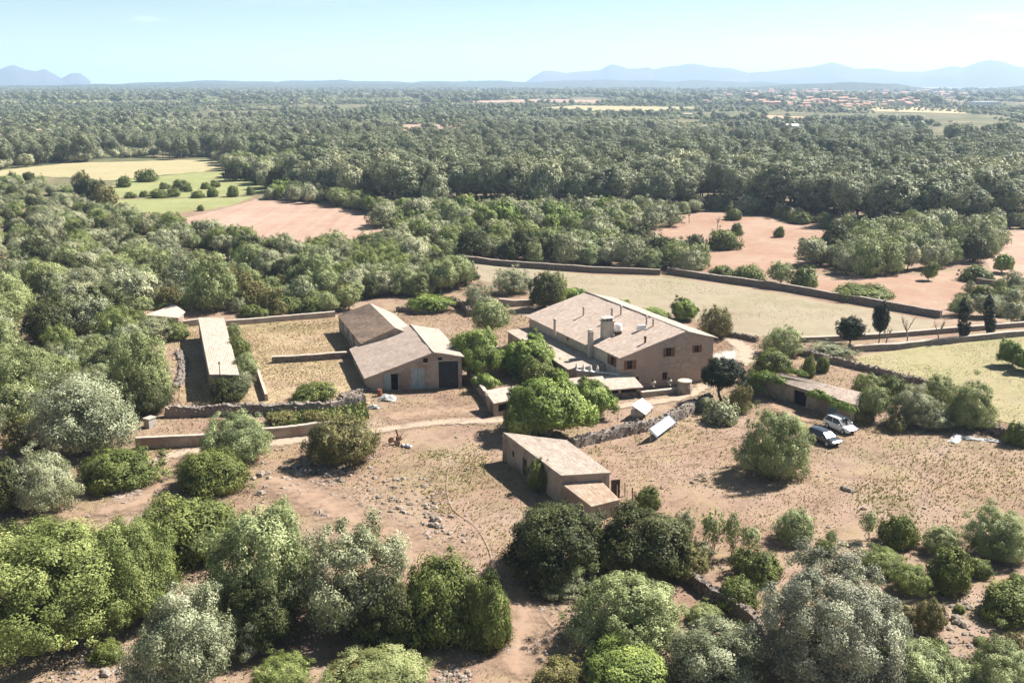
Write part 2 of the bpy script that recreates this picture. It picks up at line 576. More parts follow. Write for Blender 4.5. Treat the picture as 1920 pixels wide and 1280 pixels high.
# a sloping sheet of barrel tiles, A-B along the eave, D-C along the ridge
def roof_sheet(mb, A, B, Cc, D, thick=0.16, wave=0.24, amp=0.035, seed=1, rows=None, sag=0.05):
    A, B, Cc, D = [np.asarray(q, float) for q in (A, B, Cc, D)]
    lu = (np.linalg.norm(B - A) + np.linalg.norm(Cc - D)) / 2; lv = (np.linalg.norm(D - A) + np.linalg.norm(Cc - B)) / 2
    nu = max(4, int(lu / wave) * 4); nv = rows or max(3, int(lv / 0.85))
    nrm = np.cross(B - A, D - A); nrm /= np.linalg.norm(nrm)
    if nrm[2] < 0:
        nrm = -nrm
    us = np.linspace(0, 1, nu + 1); vs = np.linspace(0, 1, nv + 1)
    U, Vv = np.meshgrid(us, vs)
    Pt = ((1 - Vv)[..., None] * ((1 - U)[..., None] * A + U[..., None] * B) + Vv[..., None] * ((1 - U)[..., None] * D + U[..., None] * Cc))
    w = np.abs(np.sin(np.pi * U * lu / wave)) * amp
    sg = (fbm(U * lu / 3.1 + seed, Vv * lv / 2.7, seed, 3) - 0.5) * sag * 2 + (vnoise(U * lu / wave * 1.0, Vv * nv, seed + 5) - 0.5) * 0.03
    top = Pt + nrm * (w + sg)[..., None]
    bot = Pt - nrm * thick
    o = len(mb.v)
    n = (nu + 1) * (nv + 1)
    ids = np.arange(n).reshape(nv + 1, nu + 1)
    f = []; uv = []
    for j in range(nv):
        for i in range(nu):
            f.append((ids[j, i], ids[j, i + 1], ids[j + 1, i + 1], ids[j + 1, i]))
            a, b, c, d = us[i] * lu, us[i + 1] * lu, vs[j] * lv, vs[j + 1] * lv
            uv.append(((a, c), (b, c), (b, d), (a, d)))
    mb.add(top.reshape(-1, 3), f, uv)
    cor = [bot[0, 0], bot[0, -1], bot[-1, -1], bot[-1, 0]]
    mb.add(cor, [(3, 2, 1, 0)], [((0, 0), (0.1, 0), (0.1, 0.1), (0, 0.1))])
    for line, (p, q) in ((list(ids[0]), (0, 1)), (list(ids[:, -1]), (1, 2)), (list(ids[-1][::-1]), (2, 3)), (list(ids[::-1, 0]), (3, 0))):
        tp = top.reshape(-1, 3)[line]
        m = len(line)
        bt = [lerp(cor[p], cor[q], k / (m - 1)) for k in range(m)]
        mb.add(list(tp) + bt, [(k, m + k, m + k + 1, k + 1) for k in range(m - 1)], [((0, 0), (0.1, 0), (0.1, 0.1), (0, 0.1))] * (m - 1))


# a vertical wall from ground point a to b with a top line (list of (s 0..1, z)) and openings (s0,s1,z0,z1) in metres along the wall
def wall_sheet(mb, a, b, top, holes=(), reveal=0.3, thick=0.45):
    a = np.asarray(a, float)[:2]; b = np.asarray(b, float)[:2]
    Lw = float(np.linalg.norm(b - a)); d = (b - a) / Lw
    nrm = np.array([d[1], -d[0]])            # outward when a->b runs left to right seen from outside
    X = lambda s_, z, o=0.0: (a[0] + d[0] * s_ - nrm[0] * o, a[1] + d[1] * s_ - nrm[1] * o, z)
    outline = [(0, -0.3), (Lw, -0.3)] + [(s_ * Lw, z) for s_, z in top[::-1]]
    loops = [[Vector((p[0], p[1], 0)) for p in outline]]
    for s0, s1, z0, z1 in holes:
        loops.append([Vector(q) for q in ((s0, z0, 0), (s0, z1, 0), (s1, z1, 0), (s1, z0, 0))])
    flat = [v for lp in loops for v in lp]
    tri = tessellate_polygon(loops)
    fixed = []
    for t in tri:
        p, q, r = [flat[k] for k in t]
        fixed.append(t if (q - p).cross(r - p).z > 0 else (t[0], t[2], t[1]))
    mb.add([X(v.x, v.y) for v in flat], fixed)
    for s0, s1, z0, z1 in holes:
        c = [(s0, z0), (s1, z0), (s1, z1), (s0, z1)]
        for k in range(4):
            p, q = c[k], c[(k + 1) % 4]
            mb.quad(X(*p), X(*p, reveal), X(*q, reveal), X(*q))
    # inner face and edges so that the wall has thickness
    n = len(outline)
    outer = [X(*p) for p in outline]; inner = [X(p[0], p[1], thick) for p in outline]
    ft = tessellate_polygon([[Vector((p[0], p[1], 0)) for p in outline]])
    if not holes:
        mb.add(inner, ft)
    mb.add(outer + inner, [(k, n + k, n + (k + 1) % n, (k + 1) % n) for k in range(1, n)])
    return X, Lw


def pane_at(mb, X, h, depth_=0.26):
    s0, s1, z0, z1 = h
    mb.quad(X(s0, z0, depth_), X(s1, z0, depth_), X(s1, z1, depth_), X(s0, z1, depth_))


def bar(mb, X, s0, s1, z0, z1, o0, o1):
    """box on a wall: along s0..s1, z0..z1, from o0 (outer, negative = proud) to o1"""
    c = [X(s0, z0, o0), X(s1, z0, o0), X(s1, z1, o0), X(s0, z1, o0), X(s0, z0, o1), X(s1, z0, o1), X(s1, z1, o1), X(s0, z1, o1)]
    mb.add(c, [(0, 1, 2, 3), (5, 4, 7, 6), (4, 0, 3, 7), (1, 5, 6, 2), (3, 2, 6, 7), (4, 5, 1, 0)])


def window(parent, X, h, shutters=True, frame='wood_brown', pane='dark_room', lint='plaster_pale'):
    s0, s1, z0, z1 = h
    f = MB()
    t = 0.07
    bar(f, X, s0, s1, z0, z0 + t, 0.12, 0.2); bar(f, X, s0, s1, z1 - t, z1, 0.12, 0.2)
    bar(f, X, s0, s0 + t, z0 + t, z1 - t, 0.12, 0.2); bar(f, X, s1 - t, s1, z0 + t, z1 - t, 0.12, 0.2)
    bar(f, X, (s0 + s1) / 2 - 0.035, (s0 + s1) / 2 + 0.035, z0 + t, z1 - t, 0.12, 0.2)
    w = part('window', f, frame, parent)
    g = MB(); pane_at(g, X, h, 0.22); part('pane', g, pane, w)
    s = MB(); bar(s, X, s0 - 0.12, s1 + 0.12, z0 - 0.14, z0 - 0.005, -0.06, 0.1); part('sill', s, lint, w)
    if shutters:
        wd = (s1 - s0) / 2
        for q0, q1 in ((s0 - wd - 0.03, s0 - 0.03), (s1 + 0.03, s1 + wd + 0.03)):
            sh = MB(); bar(sh, X, q0, q1, z0, z1, -0.07, -0.015)
            for k in range(6):
                zz = z0 + (z1 - z0) * (k + 0.5) / 6
                bar(sh, X, q0 + 0.06, q1 - 0.06, zz - 0.04, zz + 0.04, -0.095, -0.07)
            part('shutter', sh, frame, w)
    return w


def door(parent, X, h, mat, leaves=2, handle=True, name='door'):
    s0, s1, z0, z1 = h
    d = MB()
    n = leaves
    for k in range(n):
        a = s0 + (s1 - s0) * k / n + 0.015; b = s0 + (s1 - s0) * (k + 1) / n - 0.015
        bar(d, X, a, b, z0 + 0.02, z1 - 0.02, 0.12, 0.2)
        for zz in (0.15, 0.5, 0.85):
            zc = z0 + (z1 - z0) * zz
            bar(d, X, a + 0.05, b - 0.05, zc - 0.07, zc + 0.07, 0.095, 0.12)
    o = part(name, d, mat, parent)
    if handle:
        hb = MB(); m = (s0 + s1) / 2 + (0.12 if n == 2 else (s1 - s0) * 0.35)
        bar(hb, X, m, m + 0.05, z0 + 1.0, z0 + 1.16, 0.06, 0.12); part('handle', hb, 'metal_grey', o)
    return o


# ------------------------------------------------------------------ foliage meshes
def fib(n, rng):
    k = np.arange(n) + 0.5
    z = 1 - 2 * k / n
    a = k * 2.399963 + rng.uniform(0, 6.28)
    r = np.sqrt(1 - z * z)
    d = np.stack([r * np.cos(a), r * np.sin(a), z], 1) + rng.normal(0, 0.55 / math.sqrt(n), (n, 3))
    return d / np.linalg.norm(d, axis=1, keepdims=True)


def crown_np(seed, Rr, z0, z1, cf, nlobe, amp, ncl, ck, leaves, ls, drop=0.06, droop=0.0):
    """foliage of one crown: a lobed shell of leaf clumps, every clump many small leaf faces"""
    rng = np.random.default_rng(seed)
    zc = z0 + (z1 - z0) * cf
    upr, dnr = z1 - zc, max(0.25, zc - z0)
    ld = fib(nlobe, rng); la = rng.uniform(0.45, 1.0, nlobe)
    cd = fib(ncl, rng)
    cd = cd[rng.random(ncl) > drop]; ncl = len(cd)
    s_ = 1.9 / nlobe

    bd = fib(6, rng); bd[:, 2] *= 0.7; bd /= np.linalg.norm(bd, axis=1, keepdims=True)
    ba = rng.uniform(-0.12, 0.34, 6) * (0.25 if dnr > 3 and Rr < 1.5 else 1.0)

    def rad(d):
        c_ = d @ ld.T
        low = 0.86 + np.max(ba * np.exp(-(1 - d @ bd.T) / 0.22), axis=1) + np.min(ba * np.exp(-(1 - d @ bd.T) / 0.22), axis=1)
        return low * (1 - amp + amp * np.max(la * np.exp(-(1 - c_) / s_), axis=1))
    ax = np.where(cd[:, 2:3] > 0, np.array([[Rr, Rr, upr]]), np.array([[Rr, Rr, dnr]]))
    # squashed poles so that a crown is a dome rather than an egg
    rr = rad(cd) * (1 + rng.normal(0, 0.075, ncl))
    inner = rng.random(ncl) < 0.16
    rr = np.where(inner, rr * rng.uniform(0.45, 0.85, ncl), rr)
    cr = ck * Rr * rng.uniform(0.5, 1.6, ncl)
    sc = np.array([0, 0, zc]) + cd * ax * (rr - 0.55 * cr / Rr)[:, None]
    sc[:, :2] += (sc[:, 2:3] - zc) * rng.uniform(-0.14, 0.14, 2)
    sc[:, 2] -= droop * rng.random(ncl) * cr
    nrm = cd / (ax / Rr); nrm /= np.linalg.norm(nrm, axis=1, keepdims=True)
    lobe = np.argmax(cd @ ld.T, axis=1)
    ct = 0.4 * rng.random(nlobe)[lobe] + 0.6 * rng.random(ncl)
    p = cr ** 2 * (1 + 0.5 * np.clip(nrm[:, 2], -0.5, 1)); p /= p.sum()
    pick = rng.choice(ncl, leaves, p=p)
    e = rng.normal(size=(leaves, 3)); e /= np.linalg.norm(e, axis=1, keepdims=True)
    e2 = e - nrm[pick] * ((e * nrm[pick]).sum(1, keepdims=True) * 0.25)
    pos = sc[pick] + e2 * (cr[pick] * rng.random(leaves) ** 0.45)[:, None]
    nr = nrm[pick] * 0.75 + e * 0.8 + rng.normal(size=(leaves, 3)) * 0.38
    nr[:, 2] += 0.2
    nr /= np.linalg.norm(nr, axis=1, keepdims=True)
    t = rng.normal(size=(leaves, 3)); t -= nr * (t * nr).sum(1, keepdims=True); t /= np.linalg.norm(t, axis=1, keepdims=True)
    b = np.cross(nr, t)
    s = ls * rng.uniform(0.55, 1.35, leaves)[:, None]
    pos[:, :2] *= Rr / np.percentile(np.hypot(pos[:, 0], pos[:, 1]), 96)
    pos[:, 2] = z0 + (pos[:, 2] - z0) * (z1 - z0) / (np.percentile(pos[:, 2], 99.3) - z0)
    keep = pos[:, 2] > 0.02
    q = np.stack([pos - t * s, pos + b * s * 0.46 - nr * s * 0.12, pos + t * s, pos - b * s * 0.46 - nr * s * 0.12], 1)[keep]
    tint = np.clip(ct[pick] * 0.7 + rng.random(leaves) * 0.3, 0, 1)[keep]
    lc = np.array([0, 0, zc]) + ld * np.where(ld[:, 2:3] > 0, np.array([[Rr, Rr, upr]]), np.array([[Rr, Rr, dnr]])) * 0.62
    lc[:, 2] = np.maximum(lc[:, 2], z0 + 0.3)
    return q, tint, lc, la


def leaf_mesh(name, parts, mats):
    """parts: list of (quads (n,4,3), tint (n,), material index); extra MB for wood as (MB, index)"""
    vs = []; fl = []; mi = []; ti = []; o = 0; loops = []; starts = []; ls = 0
    for p in parts:
        if isinstance(p[0], MB):
            m = p[0]
            vs.append(np.array(m.v, float).reshape(-1, 3))
            for f in m.f:
                loops.append(np.array(f) + o); starts.append(ls); ls += len(f)
            mi += [p[1]] * len(m.f); ti += [0.5] * len(m.f)
            o += len(m.v)
        else:
            q, t, k = p
            n = len(q)
            vs.append(q.reshape(-1, 3)); loops.append(np.arange(4 * n) + o)
            starts += list(ls + 4 * np.arange(n)); ls += 4 * n
            mi += [k] * n; ti += list(t); o += 4 * n
    V = np.concatenate(vs).astype(np.float32); Lp = np.concatenate(loops).astype(np.int32)
    me = bpy.data.meshes.new(name)
    me.vertices.add(len(V)); me.vertices.foreach_set('co', V.ravel())
    me.loops.add(len(Lp)); me.loops.foreach_set('vertex_index', Lp)
    me.polygons.add(len(starts)); me.polygons.foreach_set('loop_start', np.array(starts, np.int32))
    me.polygons.foreach_set('material_index', np.array(mi, np.int32))
    a = me.attributes.new('tint', 'FLOAT', 'FACE'); a.data.foreach_set('value', np.array(ti, np.float32))
    for m in mats:
        me.materials.append(M[m])
    me.update(calc_edges=True)
    return me


def wood_mb(seed, lc, lr, zf, tr, nbr=7, stems=1, lean=0.3):
    rng = random.Random(seed)
    m = MB()
    order = sorted(range(len(lc)), key=lambda i: rng.random())[:nbr]
    for s_ in range(stems):
        a = rng.uniform(0, 6.28); o = 0.0 if stems == 1 else tr * 2.2
        b = Vector((o * math.cos(a), o * math.sin(a), -0.1))
        f = Vector((b.x * 1.6 + rng.uniform(-lean, lean), b.y * 1.6 + rng.uniform(-lean, lean), zf))
        md = b.lerp(f, 0.5) + Vector((rng.uniform(-1, 1) * lean * 0.4, rng.uniform(-1, 1) * lean * 0.4, 0))
        m.tube([b, b + Vector((0, 0, 0.25)), md, f], [tr * 1.5, tr * 1.05, tr * 0.85, tr * 0.6], 7)
        for i in order[s_::stems]:
            e = Vector(lc[i])
            st = md.lerp(f, rng.uniform(0.4, 1.0))
            h = st.lerp(e, 0.5) + Vector((rng.uniform(-.2, .2), rng.uniform(-.2, .2), rng.uniform(0, .3)))
            m.tube([st, h, e], [tr * 0.5, tr * 0.32, tr * 0.12], 5)
    return m


# kind: (R, z0, z1, centre, lobes, lobe depth, clumps, clump size, leaf mat, bark, trunk r, fork z, stems)
KIND = {
    'olive':    (4.0, 0.5, 7.0, 0.42, 30, 0.46, 330, 0.135, 'leaf_olive', 'bark_grey', 0.26, 1.5, 1),
    'silver':   (4.0, -0.2, 6.6, 0.28, 30, 0.50, 360, 0.125, 'leaf_silver', 'bark_grey', 0.24, 1.4, 1),
    'dome':     (4.0, -0.3, 6.6, 0.24, 34, 0.42, 420, 0.115, 'leaf_olive', 'bark_grey', 0.26, 1.5, 1),
    'oak':      (4.0, 0.0, 6.0, 0.28, 34, 0.36, 380, 0.125, 'leaf_oak', 'bark', 0.28, 1.3, 1),
    'lentisk':  (3.0, -0.2, 3.6, 0.20, 26, 0.42, 260, 0.145, 'leaf_lentisk', 'bark', 0.12, 0.6, 3),
    'fig':      (3.5, 0.1, 5.2, 0.36, 24, 0.46, 230, 0.15, 'leaf_fig', 'bark_grey', 0.2, 1.2, 2),
    'yellow':   (5.0, 0.0, 7.6, 0.26, 46, 0.42, 520, 0.105, 'leaf_yellow', 'bark', 0.28, 1.5, 1),
    'mauve':    (5.0, -0.2, 8.6, 0.22, 50, 0.30, 600, 0.10, 'leaf_mauve', 'bark_grey', 0.3, 1.6, 1),
    'pine':     (4.2, 1.6, 12.5, 0.50, 24, 0.52, 260, 0.145, 'leaf_pine', 'bark', 0.24, 4.0, 1),
    'umbrella': (4.2, 2.0, 7.2, 0.40, 26, 0.40, 320, 0.13, 'leaf_olive', 'bark', 0.22, 2.4, 2),
    'brown':    (3.6, 0.0, 4.6, 0.25, 30, 0.40, 340, 0.12, 'leaf_brown', 'bark', 0.15, 0.9, 3),
    'scrub':    (3.6, 0.2, 5.2, 0.40, 22, 0.46, 230, 0.15, 'leaf_scrub', 'bark', 0.18, 1.1, 1),
    'sapling':  (1.3, 0.4, 3.4, 0.50, 12, 0.45, 70, 0.24, 'leaf_olive', 'bark_grey', 0.06, 0.6, 3),
    'cypress':  (1.05, -1.2, 8.5, 0.38, 14, 0.10, 260, 0.20, 'leaf_cypress', 'bark', 0.16, 1.5, 1),
    'darkround': (2.2, 1.3, 5.6, 0.42, 26, 0.34, 200, 0.17, 'leaf_cypress', 'bark', 0.16, 1.8, 1),
    'vine':     (2.5, -0.5, 0.9, 0.40, 20, 0.45, 120, 0.16, 'leaf_vine', 'bark', 0.05, 0.4, 3),
    'cactus':   (2.2, -0.2, 2.2, 0.20, 22, 0.45, 110, 0.16, 'leaf_silver', 'bark', 0.08, 0.5, 3),
}
DETAIL = {'near': (44000, 0.112), 'big': (16000, 0.165), 'mid': (6500, 0.235), 'far': (1500, 0.46), 'tiny': (420, 0.85)}
_cache = {}


def tree_mesh(kind, det, var, joined):
    """meshes of one kind of tree: (wood, crown) or one joined mesh"""
    key = (kind, det, var, joined)
    if key in _cache:
        return _cache[key]
    Rr, z0, z1, cf, nl, amp, ncl, ck, lm, bk, tr, zf, stems = KIND[kind]
    n, ls = DETAIL[det]
    vol = (Rr / 4.0)
    lsz = ls * (0.75 + 0.25 * vol) * {'fig': 1.35, 'cypress': 0.8, 'sapling': 0.8, 'vine': 1.1, 'cactus': 1.3, 'silver': 0.85, 'olive': 0.9, 'yellow': 0.72, 'mauve': 0.68, 'dome': 0.85}.get(kind, 1.0)
    n = int(n * {'sapling': 0.10, 'cypress': 0.5, 'lentisk': 0.75, 'vine': 0.4, 'cactus': 0.22, 'dome': 1.15, 'yellow': 2.3, 'mauve': 2.7, 'darkround': 0.5, 'brown': 0.6, 'silver': 0.95, 'pine': 1.2}.get(kind, 1.0))
    sd = hash_s(kind) * 31 + var * 7 + 3
    if det in ('far', 'tiny'):
        nl = max(9, nl // 2); ncl = ncl // (2 if det == 'far' else 4); ck *= 1.3 if det == 'far' else 1.7
    q, t, lc, rl = crown_np(sd, Rr, z0, z1, cf, nl, amp, ncl, ck, n, lsz, {'silver': 0.24, 'dome': 0.12, 'pine': 0.22, 'sapling': 0.2, 'olive': 0.2, 'brown': 0.24, 'scrub': 0.2, 'mauve': 0.2, 'fig': 0.16}.get(kind, 0.10))
    w = wood_mb(sd, lc, rl, zf, tr, 8 if det in ('near', 'big') else 5, stems)
    if joined:
        r = leaf_mesh(kind + '_tree', [(q, t, 0), (w, 1)], [lm, bk])
    else:
        r = (w.mesh('trunk', bk), leaf_mesh('crown', [(q, t, 0)], [lm]))
    _cache[key] = r
    return r


def hash_s(s_):
    return sum((i + 1) * ord(c) for i, c in enumerate(s_)) % 1000


NAMES = {'dome': ('broadleaf_tree', 'tree'), 'olive': ('broadleaf_tree', 'tree'), 'silver': ('olive_tree', 'tree'), 'oak': ('oak_tree', 'tree'), 'lentisk': ('shrub', 'shrub'),
         'fig': ('fig_tree', 'tree'), 'yellow': ('carob_tree', 'tree'), 'mauve': ('broadleaf_tree', 'tree'), 'pine': ('pine_tree', 'tree'),
         'umbrella': ('pine_tree', 'tree'), 'brown': ('carob_tree', 'tree'), 'scrub': ('scrub_tree', 'tree'), 'sapling': ('sapling', 'tree'),
         'cypress': ('cypress_tree', 'tree'), 'darkround': ('cypress_tree', 'tree'), 'vine': ('vine', 'vine'), 'cactus': ('cactus_bush', 'shrub')}
TREES = []          # (x, y, r) of everything planted
rngT = random.Random(11)
_vn = {}


def plant(kind, pos, w, h, label, group=None, det='mid', joined=True, rot=None, ry=None, name=None, lift=0.0):
    Rr, z0, z1 = KIND[kind][0], KIND[kind][1], KIND[kind][2]
    _vn[(kind, det)] = _vn.get((kind, det), -1) + 1
    var = _vn[(kind, det)] % {'near': 6, 'big': 5, 'mid': 5, 'far': 4, 'tiny': 4}[det]
    s = w / 2 / (Rr * 0.98); sz = h / z1
    nm, cat = NAMES[kind]
    nm = name or nm
    rz = rngT.uniform(0, 6.28) if rot is None else rot
    sc = (s, s * (ry or 1.0), sz)
    if joined:
        o = link(nm, tree_mesh(kind, det, var, True), None, (pos[0], pos[1], lift))
        o.rotation_euler = (0, 0, rz); o.scale = sc
    else:
        o = thing(nm, None, None, (pos[0], pos[1], lift))
        o.rotation_euler = (0, 0, rz); o.scale = sc
        tk, cr = tree_mesh(kind, det, var, False)
        link('trunk', tk, o); link('crown', cr, o)
    tag(o, label, cat, group)
    TREES.append((pos[0], pos[1], w / 2))
    return o


def tree(kind, u, vt, vb, wpx, label, det='big', base=False, group=None, joined=False, **kw):
    """put a tree where the photo shows it: crown top row, lowest visible row, width in photo pixels"""
    G = P(u, vb)
    wpx = wpx * (1.0 if base else 0.99)
    r = wpx / 2 * depth(G) / F
    d = np.array([G[0], G[1], 0]); d /= np.linalg.norm(d)
    c = G if base else G + d * r * 0.72
    r = wpx / 2 * depth(c) / F
    h = max(0.5, hgt(c + d * r * (0.0 if base else 0.25), vt))
    return plant(kind, c, 2 * r, h, label, group, det, joined, **kw)

# ------------------------------------------------------------------ ground, fields, tracks
KG = 0.66
kg = lambda c: tuple(x * KG for x in c)


def ground_material(name, earth, straw, green, straw_t=(0.42, 0.62), green_t=(0.50, 0.66), far=False, furrow=None, stones=True, tuft=0.5):
    gk = 1.0 if stones else 1.12
    earth = [tuple(x * gk for x in kg(c)) for c in earth]; straw = tuple(x * gk for x in kg(straw)); green = kg(green)
    t = NT(name)
    p = t.pos()
    n1 = t.noise(p, 0.045, 6, 0.6)
    c = t.ramp(n1, [(0.3, earth[0]), (0.5, earth[1]), (0.72, earth[2])])
    nf = t.noise(p, 1.1, 6, 0.7)
    if furrow:
        mp = t.n('ShaderNodeMapping'); mp.inputs['Rotation'].default_value = (0, 0, furrow[0]); mp.inputs['Scale'].default_value = (1, 0.04, 1)
        t.l(p, mp.inputs['Vector'])
        fr = t.noise(mp.outputs[0], furrow[1], 3, 0.6)
        c = t.mix(t.math('MULTIPLY', t.step(fr, 0.35, 0.68), furrow[2]), c, straw)
    s = t.math('MULTIPLY', t.step(t.noise(p, 0.13, 7, 0.68), *straw_t), 0.85)
    c = t.mix(t.math('MULTIPLY', s, t.step(nf, 0.32, 0.62)), c, straw)
    g = t.math('MULTIPLY', t.step(t.noise(p, 0.07, 6, 0.65), *green_t), t.step(t.noise(p, 1.7, 4, 0.6), 0.40, 0.6))
    c = t.mix(t.math('MULTIPLY', g, 0.8), c, green)
    # darker weed tufts and pale pebbles
    tf = t.step(t.noise(p, 2.3, 3, 0.6), 0.56, 0.70)
    c = t.mix(t.math('MULTIPLY', tf, tuft), c, tuple(x * 0.5 + y * 0.2 for x, y in zip(straw, green)))
    if stones:
        vd = t.voro(p, 1.4, 'Distance')
        k = t.math('MULTIPLY', t.math('LESS_THAN', vd, 0.16), t.step(t.noise(p, 0.09, 5, 0.7), 0.50, 0.62))
        c = t.mix(t.math('MULTIPLY', k, 0.7), c, (0.52, 0.47, 0.42))
    c = t.mix(t.math('MULTIPLY', t.noise(p, 5.0, 3), 0.35), c, tuple(x * 0.62 for x in earth[0]))
    blot = t.step(t.noise(p, 0.33, 8, 0.78), 0.44, 0.62)
    c = t.mix(t.math('MULTIPLY', blot, 0.45 if stones else 0.22), c, tuple(x * 0.5 for x in earth[0]))
    grit = t.step(t.noise(p, 1.0, 9, 0.85), 0.54, 0.66)
    c = t.mix(t.math('MULTIPLY', grit, 0.55 if stones else 0.25), c, (0.30, 0.235, 0.16))
    if far:
        sp = t.n('ShaderNodeSeparateXYZ'); t.l(p, sp.inputs[0])
        d = t.math('SQRT', t.math('ADD', t.math('MULTIPLY', sp.outputs[0], sp.outputs[0]), t.math('MULTIPLY', sp.outputs[1], sp.outputs[1])))
        k = t.step(d, 300, 420)
        sc_ = t.ramp(t.noise(p, 0.02, 8, 0.7), [(0.30, (0.06, 0.07, 0.035)), (0.45, (0.10, 0.105, 0.055)), (0.56, (0.16, 0.14, 0.08)), (0.68, (0.30, 0.22, 0.14))])
        pl = t.n('ShaderNodeMapping'); pl.inputs['Scale'].default_value = (1, 0.45, 1); t.l(p, pl.inputs['Vector'])
        cell = t.n('ShaderNodeSeparateColor'); t.l(t.voro(pl.outputs[0], 0.0065, 'Color'), cell.inputs[0])
        plot = t.ramp(cell.outputs[1], [(0.0, (0.36, 0.26, 0.17)), (0.4, (0.42, 0.27, 0.19)), (0.7, (0.38, 0.32, 0.17)), (1.0, (0.50, 0.42, 0.29))])
        sc_ = t.mix(t.step(cell.outputs[0], 0.80, 0.84), sc_, plot)
        c = t.mix(k, c, sc_)
    h = t.math('ADD', nf, t.math('MULTIPLY', t.noise(p, 4.5, 3), 0.5))
    M[name] = t.done(t.bsdf(c, 0.95, 0.08, 0, t.bump(h, 0.55, 0.16)))
    return M[name]


EARTH = ((0.33, 0.20, 0.145), (0.44, 0.305, 0.225), (0.54, 0.42, 0.33))
STRAW = (0.46, 0.355, 0.20)
GREEN = (0.27, 0.27, 0.12)
ground_material('mat_ground', EARTH, STRAW, GREEN, far=True)
ground_material('mat_field_pink', ((0.40, 0.25, 0.18), (0.47, 0.31, 0.235), (0.54, 0.40, 0.32)), (0.56, 0.43, 0.33), GREEN, (0.5, 0.7), (0.8, 0.9), furrow=(R(62), 0.35, 0.55), stones=False, tuft=0.1)
ground_material('mat_field_beige', ((0.36, 0.28, 0.20), (0.40, 0.33, 0.23), (0.42, 0.355, 0.26)), (0.41, 0.365, 0.245), (0.29, 0.29, 0.14), (0.40, 0.6), (0.46, 0.66), stones=False, tuft=0.35)
ground_material('mat_field_red', ((0.38, 0.225, 0.15), (0.44, 0.29, 0.21), (0.50, 0.37, 0.28)), (0.50, 0.40, 0.27), (0.27, 0.25, 0.11), (0.50, 0.66), (0.66, 0.8), stones=False, tuft=0.35)
ground_material('mat_field_green', ((0.30, 0.30, 0.13), (0.33, 0.35, 0.15), (0.42, 0.40, 0.19)), (0.45, 0.42, 0.2), (0.24, 0.30, 0.11), (0.5, 0.7), (0.5, 0.7), stones=False, tuft=0.1)
ground_material('mat_field_yellow', ((0.42, 0.37, 0.20), (0.48, 0.41, 0.23), (0.52, 0.44, 0.27)), (0.52, 0.44, 0.28), (0.37, 0.37, 0.18), (0.45, 0.65), (0.5, 0.7), stones=False, tuft=0.1)
ground_material('mat_meadow', ((0.38, 0.31, 0.19), (0.41, 0.35, 0.20), (0.46, 0.385, 0.235)), (0.43, 0.39, 0.20), (0.28, 0.30, 0.11), (0.42, 0.6), (0.44, 0.62), stones=False, tuft=0.3)
ground_material('mat_yard', ((0.46, 0.31, 0.21), (0.53, 0.38, 0.25), (0.58, 0.45, 0.29)), (0.60, 0.49, 0.28), (0.31, 0.29, 0.11), (0.40, 0.58), (0.50, 0.66), tuft=0.6)


def track_material(name, cols, thr):
    cols = [kg(c) for c in cols]
    t = NT(name)
    p = t.pos()
    c = t.mix(t.noise(p, 0.6, 5, 0.65), cols[0], cols[1])
    e = t.attr('edge')
    n = t.noise(p, 0.9, 5, 0.7)
    k = t.step(t.math('ADD', e, t.math('MULTIPLY', t.math('SUBTRACT', n, 0.5), 1.7)), *thr)
    b = t.bsdf(c, 0.95, 0.08, 0, t.bump(t.noise(p, 3, 4), 0.4, 0.1))
    tr = t.n('ShaderNodeBsdfTransparent')
    mx = t.n('ShaderNodeMixShader')
    t.l(k, mx.inputs[0]); t.l(b, mx.inputs[1]); t.l(tr.outputs[0], mx.inputs[2])
    M[name] = t.done(mx.outputs[0])


track_material('mat_track', ((0.47, 0.34, 0.24), (0.60, 0.48, 0.37)), (0.35, 0.95))
track_material('mat_drive', ((0.55, 0.49, 0.42), (0.66, 0.60, 0.53)), (0.5, 1.0))
track_material('mat_dust', ((0.40, 0.26, 0.18), (0.49, 0.35, 0.25)), (-0.1, 1.0))
track_material('mat_rut', ((0.42, 0.30, 0.21), (0.48, 0.36, 0.26)), (-0.2, 0.7))

# one sheet of land out to the sea
nA = 144
radii = [0, 6, 15, 30, 50, 80, 120, 170, 240, 330, 450, 600, 800, 1100, 1500, 2000, 2700, 3600, 4800, 6400, 8500, 11000, 14000]
gv = [(0, 110, 0)]; gf = []
for r_ in radii[1:]:
    for k in range(nA):
        a = 2 * math.pi * k / nA
        gv.append((r_ * math.cos(a), 110 + r_ * math.sin(a), 0))
for k in range(nA):
    gf.append((0, 1 + k, 1 + (k + 1) % nA))
for i in range(len(radii) - 2):
    for k in range(nA):
        o = 1 + i * nA
        gf.append((o + k, o + nA + k, o + nA + (k + 1) % nA, o + (k + 1) % nA))
gm = MB(); gm.add(gv, gf)
tag(link('ground', gm.mesh('ground', 'mat_ground')), kind='structure')
t = NT('mat_sea'); M['mat_sea'] = t.done(t.bsdf(t.mix(t.noise(t.pos(), 0.0004, 4), (0.10, 0.20, 0.30), (0.16, 0.28, 0.38)), 0.25, 0.5))
sm_ = MB()
nS = 96
sv = [(ra * math.cos(2 * math.pi * k / nS), 110 + ra * math.sin(2 * math.pi * k / nS), -2.0) for ra in (11500, 30000) for k in range(nS)]
sm_.add(sv, [(k, nS + k, nS + (k + 1) % nS, (k + 1) % nS) for k in range(nS)])
tag(link('sea', sm_.mesh('sea', 'mat_sea')), kind='structure')


